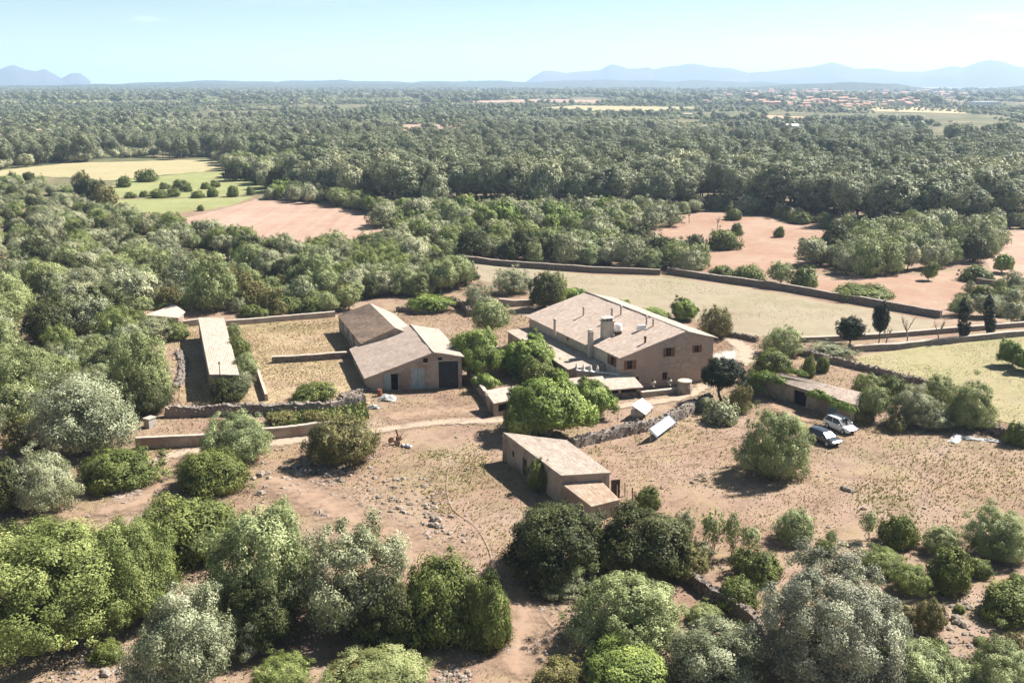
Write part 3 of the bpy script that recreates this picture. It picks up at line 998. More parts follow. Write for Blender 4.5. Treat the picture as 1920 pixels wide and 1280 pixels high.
def outline(pts, jit=0.8, step=2.5, seed=3):
    w = [P(*q)[:2] for q in pts]
    o = []
    for a, b in zip(w, w[1:] + w[:1]):
        L_ = np.linalg.norm(b - a); n = max(1, int(L_ / step))
        for k in range(n):
            q = a + (b - a) * k / n
            nx = (vnoise(np.array(q[0] / 6), np.array(q[1] / 6), seed) - 0.5) * 2 * jit + (vnoise(np.array(q[0] / 1.7), np.array(q[1] / 1.7), seed + 1) - 0.5) * jit
            ny = (vnoise(np.array(q[0] / 6), np.array(q[1] / 6), seed + 2) - 0.5) * 2 * jit
            o.append((q[0] + float(nx), q[1] + float(ny)))
    return o


FIELDS = []
LAYER = [0.012]


def field(name, pts, mat, jit=0.9):
    o = outline(pts, jit)
    z = LAYER[0]; LAYER[0] += 0.006
    m = MB()
    m.add([(x, y, z) for x, y in o], tessellate_polygon([[Vector((x, y, 0)) for x, y in o]]))
    me = m.mesh(name, mat)
    ob = tag(link(name, me), kind='structure')
    if me.polygons and me.polygons[0].normal.z < 0:
        me.flip_normals()
    FIELDS.append(o)
    return ob


def track(name, pts, w, mat, px=True, z=None, noisew=0.3):
    q = [P(*k)[:2] if px else np.array(k[:2]) for k in pts]
    # resample with a smooth curve
    c = []
    for i in range(len(q) - 1):
        p0 = q[max(0, i - 1)]; p1 = q[i]; p2 = q[i + 1]; p3 = q[min(len(q) - 1, i + 2)]
        n = max(2, int(np.linalg.norm(p2 - p1) / 1.2))
        for k in range(n):
            t_ = k / n
            c.append(0.5 * ((2 * p1) + (-p0 + p2) * t_ + (2 * p0 - 5 * p1 + 4 * p2 - p3) * t_ ** 2 + (-p0 + 3 * p1 - 3 * p2 + p3) * t_ ** 3))
    c.append(q[-1])
    z = LAYER[0]; LAYER[0] += 0.005
    m = MB(); edge = []
    n = len(c)
    for i, p in enumerate(c):
        d = c[min(i + 1, n - 1)] - c[max(i - 1, 0)]; d /= np.linalg.norm(d) + 1e-9
        nr = np.array([-d[1], d[0]])
        ww = w * (1 + noisew * (float(vnoise(np.array(i * 0.21), np.array(w), 4)) - 0.5) * 2)
        endf = 0.0 if 1 < i < n - 2 else 0.9
        for s_ in (-1, -0.5, 0, 0.5, 1):
            x = p + nr * ww / 2 * s_
            m.v.append((x[0], x[1], z)); edge.append(max(abs(s_), endf))
    for i in range(n - 1):
        for k in range(4):
            m.f.append([i * 5 + k, (i + 1) * 5 + k, (i + 1) * 5 + k + 1, i * 5 + k + 1]); m.mi.append(0)
    me = m.mesh(name, mat)
    if me.polygons[0].normal.z < 0:
        me.flip_normals()
    a = me.attributes.new('edge', 'FLOAT', 'POINT'); a.data.foreach_set('value', np.array(edge, np.float32))
    return tag(link(name, me), kind='structure')


field('field', [(350, 408), (400, 396), (440, 386), (480, 374), (560, 380), (640, 392), (735, 412), (715, 440), (640, 462), (560, 470), (440, 452), (360, 425)], 'mat_field_pink', 1.2)
field('field', [(205, 392), (222, 374), (330, 372), (475, 369), (440, 383), (398, 392), (330, 399), (240, 402)], 'mat_field_green', 1.0)
field('field', [(205, 372), (215, 340), (300, 330), (400, 322), (560, 318), (600, 330), (560, 350), (470, 367), (330, 370)], 'mat_field_green', 2.0)
field('field', [(-40, 330), (10, 318), (130, 306), (280, 302), (410, 299), (415, 312), (390, 322), (280, 330), (210, 339), (120, 332)], 'mat_field_yellow', 2.0)
field('field', [(866, 489), (930, 500), (1000, 505), (1120, 516), (1240, 519), (1360, 535), (1480, 554), (1620, 577), (1752, 602), (1740, 618), (1640, 632), (1500, 635), (1400, 630), (1320, 605), (1200, 580), (1080, 560), (960, 540), (880, 520)], 'mat_field_beige', 0.5)
field('field', [(1120, 448), (1180, 425), (1262, 405), (1340, 396), (1420, 403), (1500, 424), (1600, 436), (1612, 456), (1500, 482), (1490, 520), (1380, 515), (1320, 508), (1280, 480)], 'mat_field_red', 1.5)
field('field', [(1500, 530), (1540, 516), (1650, 520), (1790, 508), (1880, 515), (1880, 540), (1790, 552), (1800, 596), (1700, 578), (1580, 560)], 'mat_field_red', 1.0)
field('field', [(1845, 510), (1880, 440), (1990, 420), (1990, 540), (1890, 535)], 'mat_field_pink', 1.2)
field('meadow', [(1590, 674), (1690, 655), (1800, 640), (2010, 622), (2060, 800), (1930, 800), (1860, 790), (1800, 735), (1720, 712), (1640, 693)], 'mat_meadow', 0.8)
field('yard', [(340, 612), (640, 592), (700, 735), (690, 758), (560, 775), (420, 778), (330, 780), (345, 690)], 'mat_yard', 0.3)
field('field', [(1005, 203), (1080, 198), (1300, 201), (1330, 206), (1200, 209), (1040, 208)], 'mat_field_yellow', 6)
field('field', [(870, 190), (1010, 186), (1160, 188), (1120, 195), (900, 195)], 'mat_field_pink', 6)
field('field', [(700, 240), (760, 234), (900, 233), (890, 238), (780, 242)], 'mat_field_pink', 3)
track('dirt_track', [(225, 955), (262, 888), (330, 852), (450, 838), (560, 826), (660, 815), (760, 800), (850, 790), (960, 790), (1060, 795)], 3.0, 'mat_track')
track('courtyard', [(700, 790), (780, 775), (880, 770), (960, 772)], 9.0, 'mat_dust')
track('dirt_track', [(840, 795), (900, 790), (960, 788), (1050, 775), (1120, 765), (1200, 758), (1290, 742), (1335, 712), (1365, 680), (1395, 660)], 2.6, 'mat_track')
track('driveway', [(1330, 690), (1370, 672), (1400, 660), (1440, 664)], 6.0, 'mat_drive')
track('driveway', [(1395, 690), (1400, 662), (1375, 640), (1345, 632)], 4.0, 'mat_track')
track('footpath', [(870, 830), (845, 870), (838, 915), (850, 955), (890, 985), (915, 1025), (928, 1075)], 0.32, 'mat_rut')
track('dirt_track', [(960, 1290), (975, 1200), (985, 1140), (960, 1080)], 4.5, 'mat_dust')
track('wheel_rut', [(975, 1130), (1010, 1180), (1045, 1220)], 0.5, 'mat_rut')
track('wheel_rut', [(1000, 1130), (1035, 1175), (1075, 1212)], 0.5, 'mat_rut')
track('dirt_track', [(1395, 715), (1420, 745), (1480, 775), (1540, 800)], 4.0, 'mat_dust')
track('wheel_rut', [(1130, 860), (1250, 838), (1380, 820), (1500, 815)], 0.32, 'mat_rut')
track('wheel_rut', [(1180, 860), (1290, 850), (1390, 828)], 0.32, 'mat_rut')
track('bare_earth', [(140, 965), (240, 950), (330, 900)], 5.0, 'mat_dust')
track('bare_earth', [(500, 890), (580, 930), (700, 1000), (830, 1080)], 9.0, 'mat_dust')

# ------------------------------------------------------------------ mountains and low hills on the skyline
t = NT('mat_mountain')
p = t.pos()
M['mat_mountain'] = t.done(t.bsdf(t.ramp(t.noise(p, 0.0015, 8, 0.65), [(0.35, (0.035, 0.045, 0.045)), (0.6, (0.07, 0.075, 0.075)), (0.8, (0.14, 0.13, 0.12))]), 0.95, 0.05))
t = NT('mat_hill')
p = t.pos()
M['mat_hill'] = t.done(t.bsdf(t.ramp(t.noise(p, 0.02, 9, 0.75), [(0.36, (0.03, 0.045, 0.03)), (0.55, (0.06, 0.075, 0.045)), (0.70, (0.10, 0.10, 0.07)), (0.8, (0.24, 0.19, 0.14))]), 0.95, 0.05))


def ridge(name, prof, D, deep, mat, rough=0.12, seed=1):
    us = np.arange(prof[0][0], prof[-1][0] + 1, 6.0)
    vs = np.interp(us, [q[0] for q in prof], [q[1] for q in prof])
    if name == 'hill':
        vs = vs - (fbm(us / 55.0, us * 0 + seed, seed, 4) - 0.45) * 5.0 - (vnoise(us / 9.0, us * 0, seed) - 0.5) * 0.8
    nj = 25
    V = np.zeros((nj, len(us), 3))
    for i, (u, v) in enumerate(zip(us, vs)):
        g = P(u, 170.0)[:2]; g = g / np.linalg.norm(g)
        top = max(3.0, (153 - v) / F * D + HCAM)
        for j in range(nj):
            s_ = (j / (nj - 1) - 0.5) * 2
            dd = D + s_ * deep
            x, y = g * dd
            e = max(0.0, 1 - abs(s_)) ** 0.9
            n = float(fbm(np.array(x / (deep * 0.30)), np.array(y / (deep * 0.30)), seed, 5)) - 0.5
            sp = 1 - 2 * abs(float(fbm(np.array(x / (deep * 0.22)), np.array(y / (deep * 0.5)), seed + 9, 3)) - 0.5)
            z = top * e * (1 + rough * 2.2 * n * (1 - e)) - top * 0.25 * (1 - e) * e * (1 - sp) * 2 + (0 if e > 0 else -5)
            V[j, i] = (x, y, z - (8 if j in (0, nj - 1) else 0))
    m = MB()
    n = len(us)
    m.add(V.reshape(-1, 3), [(j * n + i, j * n + i + 1, (j + 1) * n + i + 1, (j + 1) * n + i) for j in range(nj - 1) for i in range(n - 1)])
    return tag(link(name, m.mesh(name, mat, smooth=True)), kind='structure')


ridge('mountains', [(930, 160), (985, 154), (1000, 144), (1020, 134), (1040, 135), (1060, 138), (1080, 136), (1100, 135), (1125, 133), (1135, 127), (1147, 123), (1160, 126), (1178, 131), (1200, 130), (1212, 128), (1225, 132), (1250, 127), (1268, 126), (1290, 122), (1312, 124), (1330, 128), (1370, 130), (1400, 138), (1440, 136), (1480, 132), (1520, 128), (1540, 124), (1556, 121), (1575, 125), (1600, 132), (1640, 131), (1680, 137), (1730, 137), (1770, 130), (1785, 128), (1800, 131), (1830, 122), (1848, 119), (1870, 121), (1900, 129), (1940, 135), (2000, 138), (2090, 128), (2200, 140), (2320, 156)], 9500, 1500, 'mat_mountain', seed=4)
ridge('mountains', [(-320, 156), (-240, 138), (-140, 132), (-60, 142), (-20, 141), (0, 136), (20, 129), (32, 127), (52, 134), (72, 137), (88, 133), (104, 141), (118, 148), (136, 140), (152, 139), (165, 147), (175, 156)], 9800, 1100, 'mat_mountain', seed=8)
ridge('hill', [(160, 158), (240, 156), (330, 153.5), (420, 152.5), (520, 154), (580, 151), (640, 149.5), (700, 153), (760, 154.5), (860, 153.5), (960, 153), (1040, 153), (1090, 150), (1130, 149), (1180, 152), (1240, 152), (1310, 150), (1400, 154), (1480, 157), (1520, 160)], 6300, 900, 'mat_hill', seed=5)
ridge('hill', [(1380, 166), (1460, 160), (1520, 156.5), (1600, 155.5), (1680, 157), (1740, 163), (1790, 170), (1840, 168), (1880, 162), (1940, 159), (2040, 160), (2150, 168)], 4300, 500, 'mat_hill', seed=6)
ridge('hill', [(-320, 160), (-200, 157), (-60, 160), (60, 161), (200, 159), (300, 157), (420, 158), (560, 159), (700, 157), (860, 159)], 5200, 500, 'mat_hill', seed=7)

# ------------------------------------------------------------------ buildings
FOOT = []           # footprints kept free of scatter


def along(a, b, u):
    """point on the ground line a-b that the photo shows in column u"""
    lo, hi = 0.0, 1.0
    f = lambda s_: 960 + F * lerp(a, b, s_)[0] / depth(lerp(a, b, s_)) - u
    # linear fractional: solve directly
    fa, fb = f(0), f(1)
    da, db = depth(np.asarray(a)), depth(np.asarray(b))
    s_ = fa * da / (fa * da - fb * db)
    return lerp(a, b, s_), s_


# ---- main farmhouse
hA, hB = P(1161, 731), P(1334, 714)
zl, zr = hgt(hA, 671), hgt(hB, 631)
apx, sap = along(hA, hB, 1281)
za = hgt(apx, 622)
FL = P(992.5, 591, zl); RF = P(1100, 549.5, za)
hD = up(FL, 0); hC = up(hB + (RF - up(apx, za)), 0)
house = thing('farmhouse', 'long stone farmhouse with tiled gable roof, brown shutters and many chimneys', 'farmhouse', (hA + hC) / 2 * np.array([1, 1, 0]))
ov = 0.35
hg = (hB - hA) / np.linalg.norm(hB - hA); hl = (hD - hA) / np.linalg.norm(hD - hA)
wb = MB()
Lg = np.linalg.norm(hB - hA)


def goles(lst):
    r = []
    for u, v, w, h in lst:
        q, s_ = along(hA, hB, u)
        zc = hgt(q, v)
        r.append((s_ * Lg - w / 2, s_ * Lg + w / 2, zc - h / 2, zc + h / 2))
    return r


hw = goles([(1180, 684, 0.85, 1.25), (1252, 660, 0.8, 1.25), (1304, 654, 0.65, 1.0), (1246, 705, 0.75, 1.15), (1193, 714, 0.7, 1.1)])
Xg, _ = wall_sheet(wb, hA, hB, [(0, zl), (sap, za - 0.05), (1, zr)], hw)
wall_sheet(wb, hB, hC, [(0, zr), (1, zr)])
wall_sheet(wb, hC, hD, [(0, zr), (1 - sap, za - 0.05), (1, zl)])
part('wall', wb, 'stone_house', house)
lw = MB()
Ll = np.linalg.norm(hA - hD)
lh = [(Ll - 2.6, Ll - 1.5, 2.9, 4.2), (Ll - 9.0, Ll - 8.4, 3.4, 4.1), (Ll - 15.0, Ll - 14.4, 3.4, 4.1)]
Xl, _ = wall_sheet(lw, hD, hA, [(0, zl), (1, zl)], lh)
part('side_wall', lw, 'plaster_pale', house, 'pale plastered long side wall')
for h_ in hw[:3]:
    window(house, Xg, h_)
window(house, Xg, hw[3], False); window(house, Xg, hw[4], False)
window(house, Xl, lh[0]); window(house, Xl, lh[1], False); window(house, Xl, lh[2], False)
rb = MB()
apx3 = up(apx, za); RF3 = up(RF, za)
eL = lambda p: up(p - hg * ov, zl - 0.02)
eave_n = up(hA, zl); eave_f = up(hD, zl)
n_out = -hl * 0.3; f_out = hl * 0.3
slL = (za - zl) / np.linalg.norm((apx - hA)[:2])
sbrk = 0.30
mid_e = lerp(eave_n, eave_f, sbrk); mid_r = lerp(apx3, RF3, sbrk)
og = np.array([-hg[0] * 0.55, -hg[1] * 0.55, -slL * 0.55])
og2 = og * 0.45
roof_sheet(rb, mid_e + og, eave_f + f_out + og, RF3 + f_out + (0, 0, 0.12), mid_r + (0, 0, 0.12), seed=3)
roof_sheet(rb, eave_n + n_out + og2 + (0, 0, 0.14), mid_e + og2 + (0, 0, 0.14), mid_r + (0, 0, 0.2), apx3 + n_out + (0, 0, 0.2), seed=4)
slR = (za - zr) / np.linalg.norm((hB - apx)[:2])
orr = np.array([hg[0] * 0.5, hg[1] * 0.5, -slR * 0.5])
roofm = part('roof', rb, 'tiles_old', house)
rb2 = MB()
roof_sheet(rb2, up(hC, zr) + f_out + orr, up(hB, zr) + n_out + orr, apx3 + n_out + (0, 0, 0.16), RF3 + f_out + (0, 0, 0.12), seed=5)
part('roof', rb2, 'tiles_pale', house, 'paler roof slope on the far side of the ridge')
rc = MB()
for k in range(60):
    a = lerp(apx3 + n_out, RF3 + f_out, k / 60); b = lerp(apx3 + n_out, RF3 + f_out, (k + 1.08) / 60)
    rc.tube([a + (0, 0, 0.17), b + (0, 0, 0.17)], 0.13, 6)
part('ridge_tile', rc, 'tiles_pale', house)


def on_roof(u, v):
    """point of the left roof slope seen at pixel u, v"""
    lo, hi = zl - 1, za + 0.5
    nrm = np.cross(eave_n - eave_f, apx3 - eave_n)
    o = np.array([0, 0, HCAM]); d = P(u, v) - o
    s_ = nrm.dot(eave_n - o) / nrm.dot(d)
    return o + d * s_


def flue(u, vt, vb, w, mat='flue', name='chimney', lit=False):
    b = on_roof(u, vb)
    m = MB()
    z1 = hgt(b, vt)
    m.lathe((b[0], b[1], b[2] - 0.3), [(w / 2, 0), (w / 2, z1 - b[2] + 0.05), (w * 0.72, z1 - b[2] + 0.05), (w * 0.72, z1 - b[2] + 0.2), (w * 0.3, z1 - b[2] + 0.32)], 9)
    return part(name, m, mat, roofm)


for u, vt, vb, w in ((1094, 575, 592, 0.28), (1147, 577, 601, 0.32), (1164, 572, 591, 0.28), (1212, 592, 610, 0.26), (1224.5, 597, 614, 0.26), (1209.5, 630, 645, 0.3), (1040, 597, 625, 0.4)):
    flue(u, vt, vb, w, 'rust' if u == 1209.5 else 'flue')
# broad chimney block with its cap, and the white tank beside it
b = on_roof(1138, 632)
ya = math.atan2(hg[1], hg[0])
m = MB(); zt = hgt(b, 602)
m.box((b[0], b[1], (b[2] + zt) / 2 - 0.2), (1.5, 1.3, zt - b[2] + 0.4), ya)
m.box((b[0], b[1], zt + 0.07), (1.75, 1.55, 0.14), ya)
bc = part('chimney', m, 'plaster_pale', roofm, 'broad pale chimney block')
m = MB()
for dx in (-0.5, 0.0, 0.5):
    m.box((b[0] + dx * hg[0], b[1] + dx * hg[1], zt + 0.3), (0.14, 1.2, 0.35), ya)
m.box((b[0], b[1], zt + 0.52), (1.7, 1.45, 0.1), ya)
part('chimney_cap', m, 'plaster_pale', roofm)
b = on_roof(1158, 622)
m = MB(); m.lathe((b[0], b[1], b[2] + 0.05), [(0.55, 0), (0.6, 0.15), (0.6, 0.95), (0.5, 1.15), (0.2, 1.25)], 16)
part('water_tank', m, 'plaster_white', roofm)
b = on_roof(1159, 629)
m = MB(); m.box((b[0], b[1], b[2] + 0.25), (0.9, 0.5, 0.7), ya); part('tank_stand', m, 'wood_dark', roofm)
b = on_roof(1203, 620)
m = MB(); m.box((b[0], b[1], b[2] + 0.45), (1.1, 0.5, 0.75), ya); m.box((b[0], b[1], b[2] + 0.05), (0.9, 0.4, 0.16), ya)
part('roof_unit', m, 'metal_pale', roofm)
# tall chimney against the long side
q, s_ = along(hA, hD, 1110)
b = q - hg * 0.35
m = MB(); zt = hgt(b, 622)
m.box((b[0], b[1], zt / 2), (0.62, 0.62, zt), ya); m.box((b[0], b[1], zt + 0.04), (0.8, 0.8, 0.12), ya); m.box((b[0], b[1], zt + 0.2), (0.5, 0.5, 0.25), ya)
part('chimney', m, 'plaster_pale', house, 'tall square chimney against the side wall')
FOOT.append([hA, hB, hC, hD])

# ---- lean-to along the farmhouse and its terrace wall
i1 = lerp(hA, hD, 0.13) - hg * 0.08; i2 = lerp(hA, hD, 0.97) - hg * 0.08
o1 = i1 - hg * 5.2; o2 = i2 - hg * 3.8
ln = thing('lean_to', 'low tiled lean-to along the shaded side of the farmhouse', 'lean-to', up((i1 + o1 + i2 + o2) / 4, 0))
m = MB(); wall_sheet(m, o2, o1, [(0, 2.4), (1, 2.4)]); wall_sheet(m, o1, i1, [(0, 2.4), (1, 2.65)]); wall_sheet(m, i2, o2, [(0, 2.65), (1, 2.4)])
part('wall', m, 'stone_plaster', ln)
m = MB(); roof_sheet(m, up(o1, 2.46) - hg * 0.3, up(o2, 2.46) - hg * 0.3, up(i2, 2.72), up(i1, 2.72), seed=8)
part('roof', m, 'tiles_pale', ln)
pt = lerp(o1, i1, 0.45); pq = lerp(o2, i2, 0.3)
FOOT.append([i1, i2, o2, o1])
t1 = P(1072, 722); t2 = hA - hg * 0.05
zt1 = hgt(t1, 694)
ter = thing('terrace', 'flat roofed terrace with plain pinkish parapet beside the farmhouse gable', 'terrace', up((t1 + t2) / 2, 0))
m = MB()
dirt = (t2 - t1) / np.linalg.norm(t2 - t1); nt = np.array([-dirt[1], dirt[0], 0])
m.prism([t1, t2, t2 + nt * 4.2, t1 + nt * 4.2], -0.2, zt1 - 0.45)
part('terrace_floor', m, 'plaster_pale', ter)
m = MB(); m.prism([t1 - nt * 0.02, t2 - nt * 0.02, t2 + nt * 0.26, t1 + nt * 0.26], -0.2, zt1)
part('parapet', m, 'stone_plaster', ter)
m = MB(); m.prism([t1 - nt * 0.08, t2 - nt * 0.08, t2 + nt * 0.34, t1 + nt * 0.34], zt1 + 0.002, zt1 + 0.1)
part('coping', m, 'plaster_white', ter)
for k, u in enumerate((1080, 1093, 1106, 1119)):
    q, _s = along(t1, t2, u)
    m = MB()
    m.lathe((q[0] + nt[0] * .13, q[1] + nt[1] * .13, zt1 + 0.1), [(0.3, 0), (0.28, 0.1), (0.16, 0.2), (0.21, 0.35), (0.15, 0.62), (0.05, 0.9)], 8)
    part('finial', m, 'plaster_white', ter)
FOOT.append([t1, t2, t2 + nt * 4, t1 + nt * 4])

# ---- open porch with a sagging tiled roof in front of the gable
pa, pb = P(1128, 750), P(1200, 744)
pd = (pb - pa) / np.linalg.norm(pb - pa); pn = np.array([-pd[1], pd[0], 0])
pa2 = pa - pd * 3.5
porch = thing('porch', 'open fronted tiled porch with sagging roof before the farmhouse gable', 'porch', up((pa2 + pb) / 2, 0))
ze = hgt(pb, 724)
m = MB(); roof_sheet(m, up(pa2, ze) - pn * 0.35, up(pb, ze) - pn * 0.35 + pd * 0.3, up(pb + pn * 3.4, ze + 0.75) + pd * 0.1, up(pa2 + pn * 3.4, ze + 0.75), seed=12, sag=0.12)
part('roof', m, 'tiles_old', porch)
m = MB(); wall_sheet(m, pa2 + pn * 3.3, pb + pn * 3.3, [(0, ze + 0.6), (1, ze + 0.6)]); wall_sheet(m, pb, pb + pn * 3.3, [(0, ze - 0.02), (1, ze + 0.6)])
part('wall', m, 'stone_plaster', porch)
m = MB(); m.prism([pa2, pb, pb + pn * 0.35, pa2 + pn * 0.35], -0.1, 0.75)
part('low_wall', m, 'stone_field', porch)
for f_ in (0.02, 0.36, 0.68, 0.97):
    q = lerp(pa2, pb, f_) + pn * 0.17
    m = MB(); m.box((q[0], q[1], (0.75 + ze) / 2), (0.32, 0.28, ze - 0.75), math.atan2(pd[1], pd[0])); part('post', m, 'stone_plaster', porch)
m = MB(); q = (pa2 + pb) / 2 + pn * 0.17; m.box((q[0], q[1], ze - 0.11), (np.linalg.norm(pb - pa2), 0.2, 0.18), math.atan2(pd[1], pd[0])); part('beam', m, 'wood_dark', porch)
FOOT.append([pa2, pb, pb + pn * 3.3, pa2 + pn * 3.3])

# ---- barn: two gabled blocks
bA = P(689, 733); bB = P(866, 727)
bap, bs = along(bA, bB, 813)
z1 = hgt(bA, 707); z2 = hgt(bap, 661); z3 = hgt(bB, 668)
rfar = P(770, 610, z2); bdir = up(rfar - up(bap, z2), 0)
bD = P(661, 655, z1); bD = up(bD, 0); bC = bB + bdir
bD = lerp(bD, bA + bdir, 0.5)
barn = thing('barn', 'two part stone barn with tiled gable roofs and grey plank doors', 'barn', up((bA + bC) / 2, 0))
Lb = np.linalg.norm(bB - bA)


def bh(u, v0, v1, w):
    q, s_ = along(bA, bB, u)
    a = max(0.02, hgt(q, v1)) if v1 < 725 else 0.02
    return (s_ * Lb - w / 2, s_ * Lb + w / 2, a, hgt(q, v0))


dh = [bh(734, 701, 730, 2.0), bh(784, 690.5, 730, 1.95), bh(844, 677, 730, 3.0)]
wh = [bh(799, 671, 680, 0.62), bh(826, 669.5, 675.5, 0.6)]
m = MB(); Xb, _ = wall_sheet(m, bA, bB, [(0, z1), (bs, z2 - 0.05), (1, z3)], dh + wh)
wall_sheet(m, bB, bC, [(0, z3), (1, z3)]); wall_sheet(m, bC, bD, [(0, z3), (1 - bs, z2 - 0.05), (1, z1)]); wall_sheet(m, bD, bA, [(0, z1), (1, z1)])
part('wall', m, 'stone_pink', barn)
s0, s1, zz0, zz1 = dh[0]
door(barn, Xb, (s0, (s0 + s1) / 2, zz0, zz1), 'door_grey', 1)
g = MB(); pane_at(g, Xb, ((s0 + s1) / 2, s1, zz0, zz1), 0.28); part('doorway', g, 'dark_room', barn, 'black sheet in the open half of the small barn door')  # near-black sheet stands in for the unlit barn interior
m = MB(); bar(m, Xb, s1 - 0.06, s1, zz0 + 0.02, zz1 - 0.05, -0.8, 0.1); part('door_leaf', m, 'door_grey', barn)
door(barn, Xb, dh[1], 'door_grey', 2)
door(barn, Xb, dh[2], 'door_navy', 2)['label'] = 'tall dark blue barn door'
for h_ in wh:
    window(barn, Xb, h_, False, 'wood_dark')
bx = (bB - bA) / Lb; bl = bdir / np.linalg.norm(bdir)
m = MB()
k1 = (z2 - z1) / np.linalg.norm((bap - bA)[:2]); k3 = (z2 - z3) / np.linalg.norm((bB - bap)[:2])
fo = -bl * 0.3
roof_sheet(m, up(bA, z1) + fo - bx * 0.4 - (0, 0, 0.4 * k1 - 0.08), up(bD, z1) - bx * 0.4 - (0, 0, 0.4 * k1 - 0.08), up(bap + bdir, z2 + 0.12), up(bap, z2 + 0.12) + fo, seed=21, sag=0.09)
part('roof', m, 'tiles_old', barn)
m = MB()
roof_sheet(m, up(bC, z3) + bx * 0.35 + (0, 0, 0.08 - 0.35 * k3), up(bB, z3) + fo + bx * 0.35 + (0, 0, 0.08 - 0.35 * k3), up(bap, z2 + 0.12) + fo, up(bap + bdir, z2 + 0.12), seed=22, sag=0.09)
part('roof', m, 'tiles_pale', barn, 'pale sunlit roof slope of the front block')
m = MB()
for k in range(36):
    m.tube([lerp(up(bap, z2 + 0.15) + fo, up(bap + bdir, z2 + 0.15), k / 36), lerp(up(bap, z2 + 0.15) + fo, up(bap + bdir, z2 + 0.15), (k + 1.1) / 36)], 0.13, 6)
part('ridge_tile', m, 'tiles_old', barn)
# rear block
zR1 = 2.9; zR2 = z2 + 0.1
rA = up(P(681, 643, zR1), 0); rD = up(P(637.5, 590.5, zR1), 0)
rN = up(P(741, 616, zR2), 0); rF = up(P(694, 570.5, zR2), 0)
rC = rF + (rF - rD) * 0.72; rB = rN + (rN - rA) * 0.72
zR3 = zR1 + 0.9
m = MB()
Lr = np.linalg.norm(rA - rD)
rh = [(Lr * a, Lr * b, 0.7, 2.3) for a, b in ((0.12, 0.28), (0.36, 0.52), (0.60, 0.76))]
Xr, _ = wall_sheet(m, rD, rA, [(0, zR1), (1, zR1)], rh)
srn = np.linalg.norm((rN - rA)[:2]) / np.linalg.norm((rB - rA)[:2])
wall_sheet(m, rA, rB, [(0, zR1), (srn, zR2 - 0.05), (1, zR3)]); wall_sheet(m, rB, rC, [(0, zR3), (1, zR3)]); wall_sheet(m, rC, rD, [(0, zR3), (1 - srn, zR2 - 0.05), (1, zR1)])
part('wall', m, 'stone_plaster', barn)
for h_ in rh:
    door(barn, Xr, h_, 'tarp_white', 1, False, 'panel')
rl = (rD - rA) / Lr; rx = (rN - rA) / np.linalg.norm(rN - rA)
m = MB(); roof_sheet(m, up(rA, zR1) - rx * 0.4 - (0, 0, 0.1), up(rD, zR1) - rx * 0.4 + rl * 0.3 - (0, 0, 0.1), up(rF, zR2 + 0.1) + rl * 0.3, up(rN, zR2 + 0.1), seed=31, sag=0.08)
part('roof', m, 'tiles_pink', barn, 'warm tiled roof of the rear block')
m = MB(); roof_sheet(m, up(rC, zR3) + rx * 0.35 + rl * 0.3, up(rB, zR3) + rx * 0.35, up(rN, zR2 + 0.1), up(rF, zR2 + 0.1) + rl * 0.3, seed=32)
part('roof', m, 'tiles_pale', barn, 'pale sunlit roof slope of the rear block')
FOOT += [[bA, bB, bC, bD], [rA, rB, rC, rD]]


def shed(name, label, cat, foot, zs, wallm, roofm_, holes=None, thick=0.14, seed=1, ov=0.25, doors=()):
    """foot: four ground corners a,b,c,d (a-b front, counter-clockwise); zs: heights at the corners; a mono-pitch roof"""
    a, b, c_, d = [up(q, 0) for q in foot]
    o = thing(name, label, cat, (a + b + c_ + d) / 4)
    m = MB()
    sides = [(a, b, zs[0], zs[1]), (b, c_, zs[1], zs[2]), (c_, d, zs[2], zs[3]), (d, a, zs[3], zs[0])]
    Xs = []
    for k, (p, q, za_, zb_) in enumerate(sides):
        X, Lw = wall_sheet(m, p, q, [(0, za_), (1, zb_)], (holes or {}).get(k, ()))
        Xs.append(X)
    part('wall', m, wallm, o)
    cen = (a + b + c_ + d) / 4
    pts = []
    for q, z in zip((a, b, c_, d), zs):
        v = q - cen; v = v / np.linalg.norm(v)
        pts.append(up(q + v * ov * 1.3, z + thick + 0.03))
    m = MB(); roof_sheet(m, pts[0], pts[1], pts[2], pts[3], thick, seed=seed)
    part('roof', m, roofm_, o)
    FOOT.append([a, b, c_, d])
    return o, Xs


# ---- long narrow shed in the yard (its long west side is in shade)
s1_, s2_, s3_, s4_ = P(393, 703, 3.2), P(448, 704, 2.9), P(420, 599, 2.9), P(372, 598, 3.2)
ls, Xs = shed('long_shed', 'long narrow shed with pale flat tiled roof in the walled yard', 'shed', (s1_, s2_, s3_, s4_), (3.2, 2.9, 2.9, 3.2), 'stone_plaster', 'tiles_pale', {3: [(8, 9.2, 0.1, 2.1), (20, 21.2, 0.1, 2.1)]}, seed=41)
for h_ in ((8, 9.2, 0.1, 2.1), (20, 21.2, 0.1, 2.1)):
    door(ls, Xs[3], h_, 'wood_dark', 1)
q = lerp(up(s1_, 0), up(s2_, 0), 0.42) - np.array([0.1, 0.5, 0])
m = MB(); m.tube([(q[0], q[1], 0), (q[0], q[1], 5.0)], 0.06, 6)
m.box((q[0], q[1], 4.9), (0.2, 0.1, 0.25))
tag(link('wooden_pole', m.mesh('pole', 'wood_dark', (q[0], q[1], 0)), None, (q[0], q[1], 0)), 'thin dark pole against the front end of the long narrow shed', 'pole')

# ---- stone hut at the edge of the wood
a, b, c_, d = P(322, 607), P(345, 607), P(345, 607), P(345, 607)
hz = 1.45
shed('stone_hut', 'small stone hut with tiled roof at the edge of the wood', 'hut', (P(276, 592, hz), P(334, 597, hz), P(344, 588, hz), P(326, 576, hz)), (hz, hz, hz + 0.2, hz + 0.3), 'stone_pink', 'tiles_old', seed=44)

